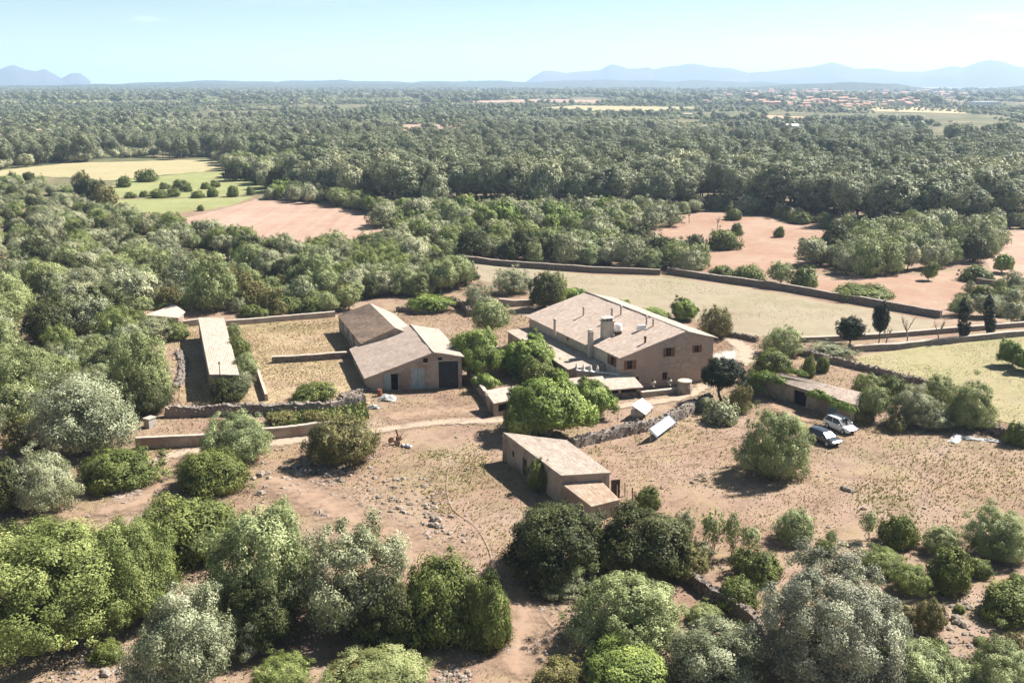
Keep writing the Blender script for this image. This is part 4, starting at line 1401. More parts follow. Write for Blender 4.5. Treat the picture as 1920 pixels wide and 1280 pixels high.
# ---- low building in the foreground with its lower annex
fh = 3.0
fa, fb, fc, fd = [up(P(u, v, z), 0) for u, v, z in ((1052, 893, fh), (1143, 888, fh - 0.1), (1062, 829, fh + 0.1), (945, 814, fh))]
Lf = np.linalg.norm(fa - fd)
lb, Xs = shed('low_building', 'low stone outbuilding with pale roof beside the yellow-green fig tree', 'outbuilding', (fa, fb, fc, fd), (fh, fh - 0.1, fh + 0.1, fh), 'stone_pink', 'tiles_pale', {3: [(4.6, 5.6, 0.02, 2.0), (2.0, 2.6, 1.2, 1.9)]}, seed=51, ov=0.12)
door(lb, Xs[3], (4.6, 5.6, 0.02, 2.0), 'wood_dark', 1); window(lb, Xs[3], (2.0, 2.6, 1.2, 1.9), False)
an1 = lerp(fa, fb, 0.03); an2 = lerp(fa, fb, 0.80)
ad = (fb - fa) / np.linalg.norm(fb - fa); ann = np.array([ad[1], -ad[0], 0])
an3 = up(P(1161, 938, 1.5), 0); an4 = up(P(1108, 951, 1.5), 0)
m = MB()
wall_sheet(m, an4, an3, [(0, 1.55), (1, 1.55)]); wall_sheet(m, an3, an2 - ann * -0.02, [(0, 1.55), (1, 2.1)]); wall_sheet(m, an1 - ann * -0.02, an4, [(0, 2.1), (1, 1.55)])
part('annex_wall', m, 'stone_pink', lb)
m = MB(); roof_sheet(m, up(an4, 1.65) + ann * 0.2, up(an3, 1.65) + ann * 0.2, up(an2, 2.25) + ann * 0.03 + ad * 0.15, up(an1, 2.25) + ann * 0.03 - ad * 0.1, seed=52)
part('annex_roof', m, 'tiles_pink', lb)
q = fb + ad * 0.5 + np.array([0, 0.6, 0])
m = MB(); m.box((q[0] + 0.2, q[1], 1.0), (0.9, 0.12, 2.0), 0.2); part('side_door', m, 'wood_dark', lb)
FOOT.append([an1, an2, an3, an4])

# ---- long low shed on the right with creeper
zf_, zb_ = 2.2, 3.0
ra, rb_, = P(1428, 738), P(1600, 793)
rc_, rd_ = up(P(1612, 737, zb_), 0), up(P(1466, 702, zb_), 0)
Lr2 = np.linalg.norm(rb_ - ra)
rholes = [(Lr2 * a, Lr2 * b, 0.02, 1.95) for a, b in ((0.22, 0.27), (0.36, 0.50), (0.745, 0.83))]
rs, Xs = shed('creeper_shed', 'long low shed with old tiled roof half covered in creeper', 'shed', (ra, rb_, rc_, rd_), (zf_, zf_, zb_, zb_), 'stone_plaster', 'tiles_old', {0: rholes}, seed=61)
for k, h_ in enumerate(rholes):
    if k == 2:
        door(rs, Xs[0], h_, 'door_blue', 2)
    elif k == 0:
        door(rs, Xs[0], h_, 'wood_grey', 1)
    else:
        g = MB(); pane_at(g, Xs[0], h_, 0.4); part('doorway', g, 'dark_room', rs, 'black sheet painting the dark of the wide doorway')  # shed's unlit inside painted as a near-black sheet

# ---- little tiled shelter by the yard wall, open in front
z_ = 1.7
q1, q2, q3, q4 = [up(P(u, v, z), 0) for u, v, z in ((928, 757, z_), (973, 748, z_), (968, 726, z_ + 0.6), (913, 735, z_ + 0.6))]
w1, w2 = np.linalg.norm(q2 - q1), 0
sh_, Xs = shed('tiled_shelter', 'little open shelter with old tiled roof at the end of the yard wall', 'shelter', (q1, q2, q3, q4), (z_, z_, z_ + 0.6, z_ + 0.6), 'stone_plaster', 'tiles_old', {0: [(0.3, w1 - 0.3, 0.55, 1.5)]}, seed=71)
g = MB(); pane_at(g, Xs[0], (0.3, w1 - 0.3, 0.55, 1.5), 0.42); part('opening', g, 'dark_room', sh_)  # near-black sheet painted as the shade inside the shelter

# ---- far farm buildings among the woods
def far_house(u, v, wpx, hpx, label, wallm='plaster_white', roofm_='house_roof', group=None, deep=None, flat=False, name='house'):
    G = P(u, v); w = wpx * depth(G) / F; h = max(2.5, hpx * depth(G) / F); dp = deep or w * 0.7
    ya = rngT.uniform(-0.3, 0.3)
    m = MB(); m.box((0, 0, h / 2), (w, dp, h)); m.cur = 1
    if flat:
        m.box((0, 0, h + 0.12), (w + 0.5, dp + 0.5, 0.25))
    else:
        e = dp / 2 + 0.4; x = w / 2 + 0.3; zr_ = h + dp * 0.22
        for sgn in (-1, 1):
            m.add([(-x, sgn * e, h + 0.02), (x, sgn * e, h + 0.02), (x, 0, zr_), (-x, 0, zr_)], [(0, 1, 2, 3) if sgn < 0 else (3, 2, 1, 0)])
        m.cur = 0
        m.add([(-w / 2, -dp / 2, h), (-w / 2, dp / 2, h), (-w / 2, 0, zr_ - 0.1)], [(0, 2, 1)]); m.add([(w / 2, -dp / 2, h), (w / 2, dp / 2, h), (w / 2, 0, zr_ - 0.1)], [(0, 1, 2)])
    m.cur = 2
    for k in range(max(1, int(w / 3.5))):
        x = -w / 2 + w * (k + 0.5) / max(1, int(w / 3.5))
        m.box((x, -dp / 2 - 0.01, h * 0.55), (min(1.1, w * 0.12), 0.06, min(1.4, h * 0.35)))
    o = link(name, m.mesh(name, [wallm, roofm_, 'dark_room']), None, (G[0], G[1], 0))
    o.rotation_euler = (0, 0, ya)
    tag(o, label, 'house', group)
    TREES.append((G[0], G[1], w * 0.8))
    return o


far_house(1041, 262, 44, 12, 'wide flat roofed white house among the pines beyond the farm', 'house_cream', 'plaster_white', flat=True)
far_house(1484, 245, 22, 9, 'small white house in a clearing on the wooded plain', 'plaster_white', 'plaster_white')
far_house(44, 243, 20, 8, 'pale flat roofed house far off at the edge of the woods', 'plaster_white', 'house_cream', flat=True)
far_house(1845, 199, 48, 8, 'long white warehouse at the end of the distant town', 'plaster_white', 'metal_pale', flat=True, name='warehouse')
far_house(1631, 232, 12, 5, 'tiny pale house nearest to the camera below the distant town', 'plaster_white', 'house_roof')
far_house(1290, 219, 16, 5, 'pale low house alone left of the distant town', 'house_cream', 'plaster_white', flat=True)
rt = random.Random(5)
k = 0
while k < 280:
    u = rt.gauss(1570, 120); v = rt.uniform(166, 206)
    if not (1270 < u < 1810) or v < 168 + abs(u - 1620) * 0.02 or v > 206 - abs(u - 1530) * 0.03:
        continue
    w = rt.uniform(5, 10) * (0.75 + (v - 160) / 60)
    far_house(u, v, w, w * rt.uniform(0.45, 0.8), 'pale house with reddish roof in the distant town at the foot of the hills', rt.choice(['house_cream', 'house_pinkish', 'house_pinkish', 'house_pinkish']), 'house_roof', 'houses of the distant town')
    k += 1
for k in range(14):
    far_house(rt.uniform(0, 165), rt.uniform(160.5, 163), rt.uniform(4, 8), 2.0, 'white house on the far shore below the mountains', 'plaster_white', 'plaster_white', 'white houses on the far shore', flat=True)

# ------------------------------------------------------------------ walls
WALLS = []


def wall(label, pts, h, thick=0.55, mat='stone_field', cap=None, rubble=False, name='stone_wall', hvar=0.15, seed=1):
    q = [P(*k) for k in pts]
    c = []
    for a, b in zip(q[:-1], q[1:]):
        n = max(1, int(np.linalg.norm(b - a) / 0.45))
        c += [lerp(a, b, k / n) for k in range(n)]
    c.append(q[-1])
    WALLS.append([x[:2] for x in q])
    cen = c[len(c) // 2]
    o = thing(name, label, 'wall', up(cen, 0))
    rng = random.Random(seed)
    m = MB(); tops = []
    sec = []
    for i, p in enumerate(c):
        d = c[min(i + 1, len(c) - 1)] - c[max(i - 1, 0)]; d /= np.linalg.norm(d) + 1e-9
        nr = np.array([-d[1], d[0], 0])
        hh = h * (1 + hvar * 2 * (float(fbm(np.array(i * 0.11), np.array(seed * 1.7), seed, 3)) - 0.5) + rng.uniform(-1, 1) * (0.10 if rubble else 0.015))
        j = 0.07 if rubble else 0.015
        r = lambda: rng.uniform(-j, j)
        s = []
        for off, z in ((-thick * 0.58, -0.15), (-thick * 0.54, hh * 0.5), (-thick * 0.45, hh), (thick * 0.45, hh), (thick * 0.54, hh * 0.5), (thick * 0.58, -0.15)):
            x = p + nr * (off + r()); s.append((x[0], x[1], z + (r() * 1.5 if z > 0 else 0)))
        sec.append(s); tops.append((p, hh, nr))
    n = len(sec)
    m.v = [x for s in sec for x in s]
    for i in range(n - 1):
        for k in range(5):
            m.f.append([i * 6 + k, (i + 1) * 6 + k, (i + 1) * 6 + k + 1, i * 6 + k + 1]); m.mi.append(0)
    m.f.append([0, 1, 2, 3, 4, 5]); m.f.append([(n - 1) * 6 + k for k in range(6)][::-1]); m.mi += [0, 0]
    if rubble:
        for p, hh, nr in tops:
            for _ in range(2):
                x = p + nr * rng.uniform(-0.45, 0.45) * thick
                m.rockat((x[0], x[1], hh + rng.uniform(-0.06, 0.1)), rng.uniform(0.1, 0.24), rng)
            for _ in range(2):
                sd = rng.choice((-1, 1))
                x = p + nr * sd * (thick * 0.56 + rng.uniform(0, 0.1))
                m.rockat((x[0], x[1], rng.uniform(0.0, hh * 0.95)), rng.uniform(0.1, 0.22), rng)
            if rng.random() < 0.25:
                x = p + nr * rng.choice((-1, 1)) * rng.uniform(0.6, 1.6)
                m.rockat((x[0], x[1], 0.06), rng.uniform(0.1, 0.25), rng)
    body = part('wall_body', m, mat, o)
    if cap:
        m = MB(); k0 = 0
        for i, (p, hh, nr) in enumerate(tops):
            for off, z in ((-thick * 0.56, hh - 0.04), (-thick * 0.5, hh + 0.05), (thick * 0.5, hh + 0.05), (thick * 0.56, hh - 0.04)):
                x = p + nr * off; m.v.append((x[0], x[1], z + rng.uniform(-0.012, 0.012)))
        for i in range(n - 1):
            for k in range(3):
                m.f.append([i * 4 + k, (i + 1) * 4 + k, (i + 1) * 4 + k + 1, i * 4 + k + 1]); m.mi.append(0)
        m.f.append([0, 1, 2, 3]); m.f.append([(n - 1) * 4 + k for k in range(4)][::-1]); m.mi += [0, 0]
        part('coping', m, cap, o)
    return o


wall('straight yard wall with pale coping behind the straw coloured yard', [(424, 611), (520, 603), (628, 594)], 1.0, 0.6, 'stone_pink', 'coping', seed=1)
wall('short brown wall between the stone hut and the long narrow shed', [(344, 613), (373, 610)], 1.1, 0.6, 'stone_pink', 'coping', seed=2)
wall('dividing wall across the middle of the straw coloured yard', [(510, 681), (580, 677), (656, 671)], 1.0, 0.6, 'stone_field', 'coping', seed=3)
wall('thin low wall running down the side of the lower yard', [(481, 694), (490, 722), (500, 752)], 0.9, 0.35, 'stone_pink', 'coping', seed=4)
wall('rough rubble wall closing the lower side of the yards', [(312, 781), (420, 778), (540, 776), (620, 771), (683, 758)], 1.3, 0.9, 'stone_pale', None, True, hvar=0.2, seed=5)
wall('smooth retaining wall with pale coping above the dirt track', [(256, 841), (375, 836), (500, 824), (630, 809)], 1.35, 0.5, 'stone_pink', 'coping', seed=6)
wall('ruined drystone wall climbing past the two solar panels', [(1074, 838), (1140, 822), (1220, 803), (1275, 783), (1330, 752)], 1.1, 1.0, 'stone_pale', None, True, hvar=0.25, seed=7)
wall('dark drystone wall in the shade behind the dome shaped tree', [(1255, 1068), (1300, 1095), (1345, 1130), (1420, 1180), (1450, 1230)], 1.1, 0.7, 'stone_field', None, True, seed=8)
wall('drystone wall between the creeper shed and the yellow meadow', [(1498, 664), (1560, 680), (1640, 699), (1700, 716), (1760, 730)], 0.9, 0.6, 'stone_pale', None, True, seed=9)
wall('drystone wall along the top of the beige field under the hedge', [(868, 490), (930, 497), (1000, 503), (1120, 511), (1238, 515)], 1.2, 0.8, 'stone_field', 'rock', seed=10)
wall('long straight drystone wall slanting across the beige field', [(1252, 513), (1360, 529), (1480, 546), (1620, 571), (1764, 596)], 1.3, 0.8, 'stone_field', 'rock', seed=11)
wall('pale wall along the lane behind the cypresses', [(1500, 641), (1600, 637), (1700, 630), (1800, 622), (1990, 606)], 0.8, 0.6, 'stone_pale', 'coping', seed=12)
wall('low wall along the meadow edge in front of the cypresses', [(1590, 660), (1680, 655), (1740, 647), (1850, 637), (1990, 622)], 0.9, 0.6, 'stone_pale', 'coping', seed=13)
wall('curved bank of white stones beside the long narrow shed', [(335, 661), (345, 680), (342, 705), (331, 727)], 0.35, 1.0, 'stone_pale', None, True, seed=14)
wall('low wall running from the farmhouse back corner past the brown tree', [(1339, 628), (1375, 632), (1420, 641)], 0.8, 0.6, 'stone_field', None, True, seed=15)
wall('crooked stone wall remains beside the silver bush behind the barn', [(848, 566), (866, 578), (882, 594)], 1.2, 0.7, 'stone_field', None, True, seed=16)
wall('short wall before the dark round tree behind the farmhouse', [(936, 571), (965, 574), (1000, 572)], 1.1, 0.6, 'stone_pink', 'coping', seed=17)
wall('yard wall running down from the barn to the little shelter', [(879, 709), (898, 733), (912, 752), (924, 777)], 1.3, 0.5, 'stone_plaster', 'coping', seed=18)
wall('collapsed rubble wall at the right under the olive bushes', [(1770, 775), (1840, 803), (1930, 838), (2000, 860)], 0.9, 0.8, 'stone_field', None, True, seed=19)
wall('low white topped wall below the farmhouse gable', [(1202, 745), (1240, 740), (1278, 736)], 0.75, 0.5, 'stone_plaster', 'plaster_pale', seed=20)
wall('rubble wall stub beneath the bright green bush behind the barn', [(745, 583), (790, 588), (838, 585)], 0.8, 0.8, 'stone_field', None, True, seed=21)
wall('stone wall remains on the slope below the barn corner', [(640, 748), (675, 737), (692, 730)], 0.6, 0.8, 'stone_pale', None, True, seed=22)
wall('far field wall behind the red field on the right edge', [(1830, 532), (1880, 538), (1990, 536)], 1.2, 0.8, 'stone_field', None, seed=23)
wall('pair of terraced walls low beyond the left wood', [(-40, 305), (60, 303), (130, 302)], 1.2, 1.0, 'stone_pale', None, seed=24)

# ------------------------------------------------------------------ cars
def car(label, pos, yaw, paint, Lc=4.3, W=1.8, H=1.5, suv=True):
    o = thing('parked_car', label, 'car', (pos[0], pos[1], 0))
    o.rotation_euler = (0, 0, yaw)
    base = (0, 0, 0)

    def sub(name, mb, mats, parent=o, smooth=False):
        return link(name, mb.mesh(name, mats, base, smooth), parent)
    hl_ = Lc / 2
    # lower body: cross sections along x (front = +x)
    st = [(-hl_, 0.80, 0.42, 0.86), (-hl_ + 0.10, 0.90, 0.30, 0.98), (-hl_ + 0.5, 0.97, 0.24, 1.00), (-1.2, 1.0, 0.22, 0.98), (-0.3, 1.0, 0.22, 0.95), (0.6, 1.0, 0.22, 0.94),
          (1.0, 0.99, 0.22, 0.92), (hl_ - 0.65, 0.96, 0.24, 0.86), (hl_ - 0.22, 0.88, 0.28, 0.76), (hl_, 0.70, 0.40, 0.62)]
    m = MB(); k = 10
    for x, wf, z0, z1 in st:
        w = W / 2 * wf
        for y, z in ((-w * 0.9, z0), (-w, z0 + 0.14), (-w, z0 + (z1 - z0) * 0.6), (-w * 0.95, z1 - 0.05), (-w * 0.82, z1), (w * 0.82, z1), (w * 0.95, z1 - 0.05), (w, z0 + (z1 - z0) * 0.6), (w, z0 + 0.14), (w * 0.9, z0)):
            m.v.append((x, y, z))
    for i in range(len(st) - 1):
        for j in range(k):
            m.f.append([i * k + j, i * k + (j + 1) % k, (i + 1) * k + (j + 1) % k, (i + 1) * k + j]); m.mi.append(0)
    m.f.append(list(range(k))[::-1]); m.f.append([(len(st) - 1) * k + j for j in range(k)]); m.mi += [0, 0]
    sub('body', m, paint, smooth=False)
    # cabin: glass shell and painted roof with pillars
    xb0, xb1, xf0, xf1 = -hl_ + 0.22, -hl_ + 0.62, 0.30, 1.12
    zb, zt = 0.97, H
    wb_, wt = W / 2 * 0.90, W / 2 * 0.70
    lo = [(xb0, -wb_, zb), (xf1, -wb_, zb - 0.04), (xf1, wb_, zb - 0.04), (xb0, wb_, zb)]
    hi = [(xb1, -wt, zt - 0.06), (xf0, -wt, zt - 0.05), (xf0, wt, zt - 0.05), (xb1, wt, zt - 0.06)]
    g = MB(); g.add(lo + hi, [(0, 1, 5, 4), (2, 3, 7, 6)]); sub('side_window', g, 'glass_dark')
    g = MB(); g.add(lo + hi, [(1, 2, 6, 5)]); sub('windscreen', g, 'glass_dark')
    g = MB(); g.add(lo + hi, [(3, 0, 4, 7)]); sub('rear_window', g, 'glass_dark')
    r = MB()
    nx, ny = 8, 6
    for i in range(nx + 1):
        for j in range(ny + 1):
            a = i / nx; b = j / ny * 2 - 1
            x = xb1 - 0.12 + (xf0 + 0.10 - xb1 + 0.12) * a
            r.v.append((x, b * (wt + 0.02), zt - 0.05 + 0.09 * (1 - b ** 4) * math.sin(math.pi * min(1, max(0, a * 0.9 + 0.08)))))
    for i in range(nx):
        for j in range(ny):
            r.f.append([i * (ny + 1) + j, (i + 1) * (ny + 1) + j, (i + 1) * (ny + 1) + j + 1, i * (ny + 1) + j + 1]); r.mi.append(0)
    for sgn in (-1, 1):
        for x0, x1 in ((xb0, xb1), ((xb0 * 0.55 + xf1 * 0.45), (xb1 * 0.55 + xf0 * 0.45)), (xf1, xf0)):
            r.tube([(x0, sgn * (wb_ + 0.01), zb), (x1, sgn * (wt + 0.01), zt - 0.05)], 0.05, 5)
        r.tube([(xb1, sgn * (wt + 0.01), zt - 0.04), (xf0, sgn * (wt + 0.01), zt - 0.03)], 0.045, 5)
    sub('roof', r, paint)
    for x in (-hl_ + 0.85, hl_ - 0.85):
        for y in (-1, 1):
            w_ = MB(); rad = 0.33
            cy_ = y * (W / 2 - 0.09)
            vs = []
            for yy, rr in ((-0.11, rad * 0.93), (-0.07, rad), (0.07, rad), (0.11, rad * 0.93)):
                vs += [(x + rr * math.cos(2 * math.pi * q / 16), cy_ + yy, rad + rr * math.sin(2 * math.pi * q / 16)) for q in range(16)]
            w_.add(vs, [(i * 16 + q, i * 16 + (q + 1) % 16, (i + 1) * 16 + (q + 1) % 16, (i + 1) * 16 + q) for i in range(3) for q in range(16)] + [tuple(range(16)), tuple(range(48, 64))])
            wo = sub('wheel', w_, 'rubber')
            rm = MB(); vs = [(x + 0.21 * math.cos(2 * math.pi * q / 12), cy_ + y * 0.118, rad + 0.21 * math.sin(2 * math.pi * q / 12)) for q in range(12)]
            rm.add(vs, [tuple(range(12))]); sub('rim', rm, 'metal_pale', wo)
    for y in (-1, 1):
        h_ = MB(); h_.box((hl_ - 0.14, y * W * 0.35, 0.66), (0.22, 0.34, 0.13), -y * 0.3); sub('headlight', h_, 'lamp_clear')
        h_ = MB(); h_.box((-hl_ + 0.07, y * W * 0.39, 0.86), (0.12, 0.16, 0.24), y * 0.3); sub('tail_light', h_, 'lamp_red')
        h_ = MB(); h_.box((0.78, y * (W / 2 + 0.08), 1.02), (0.14, 0.2, 0.13)); sub('wing_mirror', h_, paint)
    h_ = MB(); h_.box((hl_ - 0.02, 0, 0.48), (0.06, W * 0.5, 0.14)); sub('grille', h_, 'rubber')
    return o


cr_, cf_ = P(1552, 797), P(1602, 818)
yw = math.atan2((cf_ - cr_)[1], (cf_ - cr_)[0])
car('white hatchback parked beside the creeper shed', (cr_ + cf_) / 2 + np.array([0, 0.3, 0]), yw, 'paint_white', 4.2, 1.78, 1.55)
cr2, cf2 = P(1522, 820), P(1570, 840)
car('dark saloon car parked next to the white car', (cr2 + cf2) / 2 + np.array([0, 0.3, 0]), math.atan2((cf2 - cr2)[1], (cf2 - cr2)[0]), 'paint_dark', 4.3, 1.76, 1.45)

# ------------------------------------------------------------------ solar panels
def solar(label, cor, zs, cols, rows):
    c = [P(u, v, z) for (u, v), z in zip(cor, zs)]        # upper-left, upper-right, lower-right, lower-left
    cen = sum(c) / 4
    o = thing('solar_panel', label, 'solar panel', up(cen, 0))
    n = np.cross(c[1] - c[0], c[3] - c[0]); n /= np.linalg.norm(n)
    if n[2] < 0:
        n = -n
    m = MB(); m.quad(*[q + n * 0.03 for q in c], uv=((0, rows * 1.65), (cols, rows * 1.65), (cols, 0), (0, 0)))
    part('panel', m, 'solar_cell', o)
    f = MB()
    lo = [q - n * 0.04 for q in c]; hi = [q + n * 0.025 for q in c]
    f.add(lo + hi, [(0, 1, 2, 3), (7, 6, 5, 4), (0, 4, 5, 1), (1, 5, 6, 2), (2, 6, 7, 3), (3, 7, 4, 0)])
    part('backing', f, 'metal_pale', o)
    for a, b in ((0, 0.12), (1, 0.12), (2, 0.12), (3, 0.12)):
        q = lerp(c[a], cen, 0.15)
        m = MB(); m.tube([(q[0], q[1], -0.05), (q[0], q[1], q[2] - 0.04)], 0.05, 6); part('leg', m, 'metal_grey', o)
    m = MB()
    m.tube([up(lerp(c[0], cen, .15), 0.25), lerp(c[3], cen, .15) - n * 0.06], 0.035, 5); m.tube([up(lerp(c[1], cen, .15), 0.25), lerp(c[2], cen, .15) - n * 0.06], 0.035, 5)
    part('brace', m, 'metal_grey', o)
    return o, c, cen, n


solar('large pale blue ridged solar panel on short legs below the ruined wall', [(1216, 804), (1255, 777), (1269, 791), (1231, 820)], [1.75, 1.75, 0.5, 0.5], 5, 2)
o, c, cen, n = solar('smaller white solar panel with dark spot above the ruined wall', [(1184, 759), (1204, 746), (1225, 762), (1211, 778)], [1.9, 1.9, 0.7, 0.7], 3, 2)
m = MB(); m.tube([cen + n * 0.04, cen + n * 0.10], 0.16, 8); part('junction_box', m, 'rubber', o)
m = MB(); m.box((cen[0] - 0.8, cen[1] - 0.2, 0.45), (1.2, 0.9, 0.9), 0.5)
part('battery_box', m, 'metal_grey', o)

# ------------------------------------------------------------------ small things round the house
G = P(1283, 737)
ov_ = thing('stone_oven', 'round stone pillar with white top at the end of the low wall', 'oven', G)
m = MB(); m.lathe((G[0], G[1], -0.1), [(1.0, 0), (0.98, 1.0), (0.9, 1.75)], 14); part('pillar', m, 'stone_pink', ov_)
m = MB(); m.lathe((G[0], G[1], 1.65), [(0.95, 0), (0.97, 0.12), (0.75, 0.2), (0.3, 0.24)], 14); part('cap', m, 'plaster_pale', ov_)
for u, v, lab in ((1224.5, 736, 'squat pale stone urn standing on the white topped wall, nearer the porch'), (1255, 733, 'squat pale stone urn standing on the white topped wall, nearer the round pillar')):
    G = P(u, v); G = G + np.array([0, 0.25, 0])
    o = thing('stone_urn', lab, 'urn', up(G, 0.8), 'urns on the low wall')
    m = MB(); m.lathe((G[0], G[1], 0.78), [(0.22, 0), (0.14, 0.12), (0.32, 0.4), (0.38, 0.62), (0.3, 0.75), (0.22, 0.78)], 10); part('bowl', m, 'stone_white', o)
    m = MB(); m.lathe((G[0], G[1], 1.5), [(0.2, 0), (0.24, 0.1), (0.1, 0.35), (0.03, 0.4)], 8); part('plant', m, 'leaf_lentisk', o)


def junk(name, label, cat, u, v, build, mat, group=None):
    G = P(u, v); m = MB(); build(m)
    o = link(name, m.mesh(name, mat), None, (G[0], G[1], 0)); o.rotation_euler = (0, 0, rngT.uniform(0, 3.1))
    return tag(o, label, cat, group)


def _machine(m):
    m.tube([(-0.9, 0, 0.35), (0.9, 0, 0.5)], 0.07, 6); m.tube([(-0.2, -0.7, 0.35), (-0.2, 0.7, 0.35)], 0.06, 6)
    for y in (-0.7, 0.7):
        m.tube([(-0.2, y - 0.05, 0.35), (-0.2, y + 0.05, 0.35)], 0.36, 12)
    m.box((0.4, 0, 0.65), (0.5, 0.4, 0.5)); m.tube([(0.6, 0, 0.8), (1.3, 0.2, 1.3)], 0.04, 5)
    m.tube([(0.4, 0.1, 0.9), (0.2, 0.2, 1.7)], 0.09, 6)


junk('farm_implement', 'rusty old farm implement lying in the dry grass above the stones', 'implement', 742, 833, _machine, 'rust')
def _bags(m):
    rr = random.Random(3)
    for k in range(7):
        m.rockat((rr.uniform(-0.7, 0.7), rr.uniform(-0.5, 0.5), 0.2), rr.uniform(0.2, 0.4), rr, 0.6)
junk('junk_heap', 'small heap of grey scrap next to the rusty farm implement', 'scrap heap', 762, 839, _bags, 'metal_grey')
def _sheet(sx, sy, h):
    def f(m):
        rr = random.Random(int(sx * 10))
        n = 7
        for i in range(n + 1):
            for j in range(n + 1):
                a = i / n - .5; b = j / n - .5
                m.v.append((a * sx + rr.uniform(-.08, .08), b * sy + rr.uniform(-.08, .08), 0.05 + h * max(0, 1 - 3 * (a * a + b * b)) * rr.uniform(0.6, 1.1)))
        for i in range(n):
            for j in range(n):
                m.f.append([i * (n + 1) + j, (i + 1) * (n + 1) + j, (i + 1) * (n + 1) + j + 1, i * (n + 1) + j + 1]); m.mi.append(0)
    return f
junk('tarpaulin', 'crumpled white tarpaulin by the barn corner beside the scrap', 'tarpaulin', 727, 749, _sheet(2.3, 1.6, 0.8), 'tarp_white')
junk('tarpaulin', 'smaller white sheet on the ground under the stub of rubble wall', 'tarpaulin', 702, 765, _sheet(1.6, 1.0, 0.5), 'tarp_white')
junk('tarpaulin', 'flat white sheet lying in the weeds above the retaining wall', 'tarpaulin', 618, 791, _sheet(1.7, 1.1, 0.25), 'tarp_white')
junk('barrel', 'reddish brown barrel standing by the barn corner', 'barrel', 712, 742, lambda m: m.lathe((0, 0, 0), [(0.28, 0), (0.34, 0.45), (0.28, 0.9)], 10), 'junk_red')
for k, (u, v, sx, sy) in enumerate(((1792, 822, 3.6, 1.2), (1822, 823, 2.6, 1.0), (1860, 827, 2.0, 0.9))):
    junk('tarpaulin', ('longest of three pale sheets on the ground under the olive bushes', 'middle one of three pale sheets on the ground under the olive bushes', 'smallest of three pale sheets, by the collapsed wall')[k], 'tarpaulin', u, v, _sheet(sx, sy, 0.3), 'tarp_white', 'pale sheets under the bushes')
def _crate(m):
    m.box((0, 0, 0.55), (1.1, 0.9, 1.1)); m.box((0, 0, 1.16), (1.25, 1.05, 0.1))
junk('stone_trough', 'small pale block shaped well head at the end of the rubble wall', 'well head', 282, 800, _crate, 'stone_white')
junk('dead_branch', 'broken straw coloured dead branch sticking out between the twin dark oaks', 'branch', 1117, 1062, lambda m: (m.tube([(0, 0, 0), (0.1, 0, 3.6)], [0.12, 0.07], 5), [m.tube([(0.1, 0, 3.5), (0.1 + 0.5 * math.cos(k * 1.1), 0.5 * math.sin(k * 1.1), 3.5 + 0.35 * (k % 3))], [0.14, 0.05], 5) for k in range(6)]), 'straw')
for k, (u, v) in enumerate(((1157, 935), (1172, 930), (1186, 940), (1692, 718), (1702, 716), (1712, 722))):
    junk('fence_post', ('leaning grey fence post behind the low outbuilding' if k < 3 else 'leaning grey fence post by the meadow wall'), 'fence post', u, v, lambda m: m.tube([(0, 0, -0.1), (0.06, 0.03, 1.5)], 0.07, 5), 'wood_grey', 'fence posts behind the low outbuilding' if k < 3 else 'fence posts by the meadow wall')

# boulders that stand out, and the stones lying about
rr = random.Random(9)
BL = [(490, 893, 1.1), (503, 897, 0.8), (478, 897, 0.6), (488, 925, 0.9), (497, 915, 0.7), (556, 876, 1.0), (572, 870, 1.1), (560, 892, 0.9), (585, 905, 0.5), (615, 893, 0.8), (628, 885, 0.7), (640, 877, 0.7),
      (213, 921, 0.9), (226, 924, 0.7), (240, 930, 0.5), (818, 975, 1.0), (812, 985, 0.9), (826, 988, 0.7), (800, 1000, 0.6), (600, 962, 0.8), (610, 968, 0.7), (735, 938, 0.5), (748, 940, 0.5), (1620, 955, 0.5), (1585, 918, 0.8), (1598, 922, 0.7),
      (200, 1265, 0.7), (215, 1258, 0.6), (1795, 1165, 0.9), (1805, 1172, 0.7), (1300, 905, 0.5), (330, 1125, 0.5), (1240, 915, 0.5), (878, 880, 0.4), (960, 1200, 0.35)]
for k, (u, v, s_) in enumerate(BL):
    G = P(u, v); m = MB()
    for _ in range(3):
        m.rockat((rr.uniform(-.3, .3) * s_, rr.uniform(-.3, .3) * s_, 0.15 * s_), s_ * rr.uniform(0.35, 0.6), rr, 0.75)
    zone = ('big grey stone in the rubble below the brownish bush' if v < 930 and 470 < u < 650 else 'big grey stone beside the dark low shrub by the track' if u < 250 and v < 940 else
            'grey stone on the bare slope above the dark oaks' if 590 < u < 900 else 'pale stone on the open ground round the lone tree' if u > 1200 and v < 960 else 'pale stone among the shrubs at the near edge')
    tag(link('boulder', m.mesh('boulder', 'rock', (0, 0, 0)), None, (G[0], G[1], 0)), zone, 'boulder', 'stones: ' + zone)

# ------------------------------------------------------------------ trees and bushes one can single out
T = tree
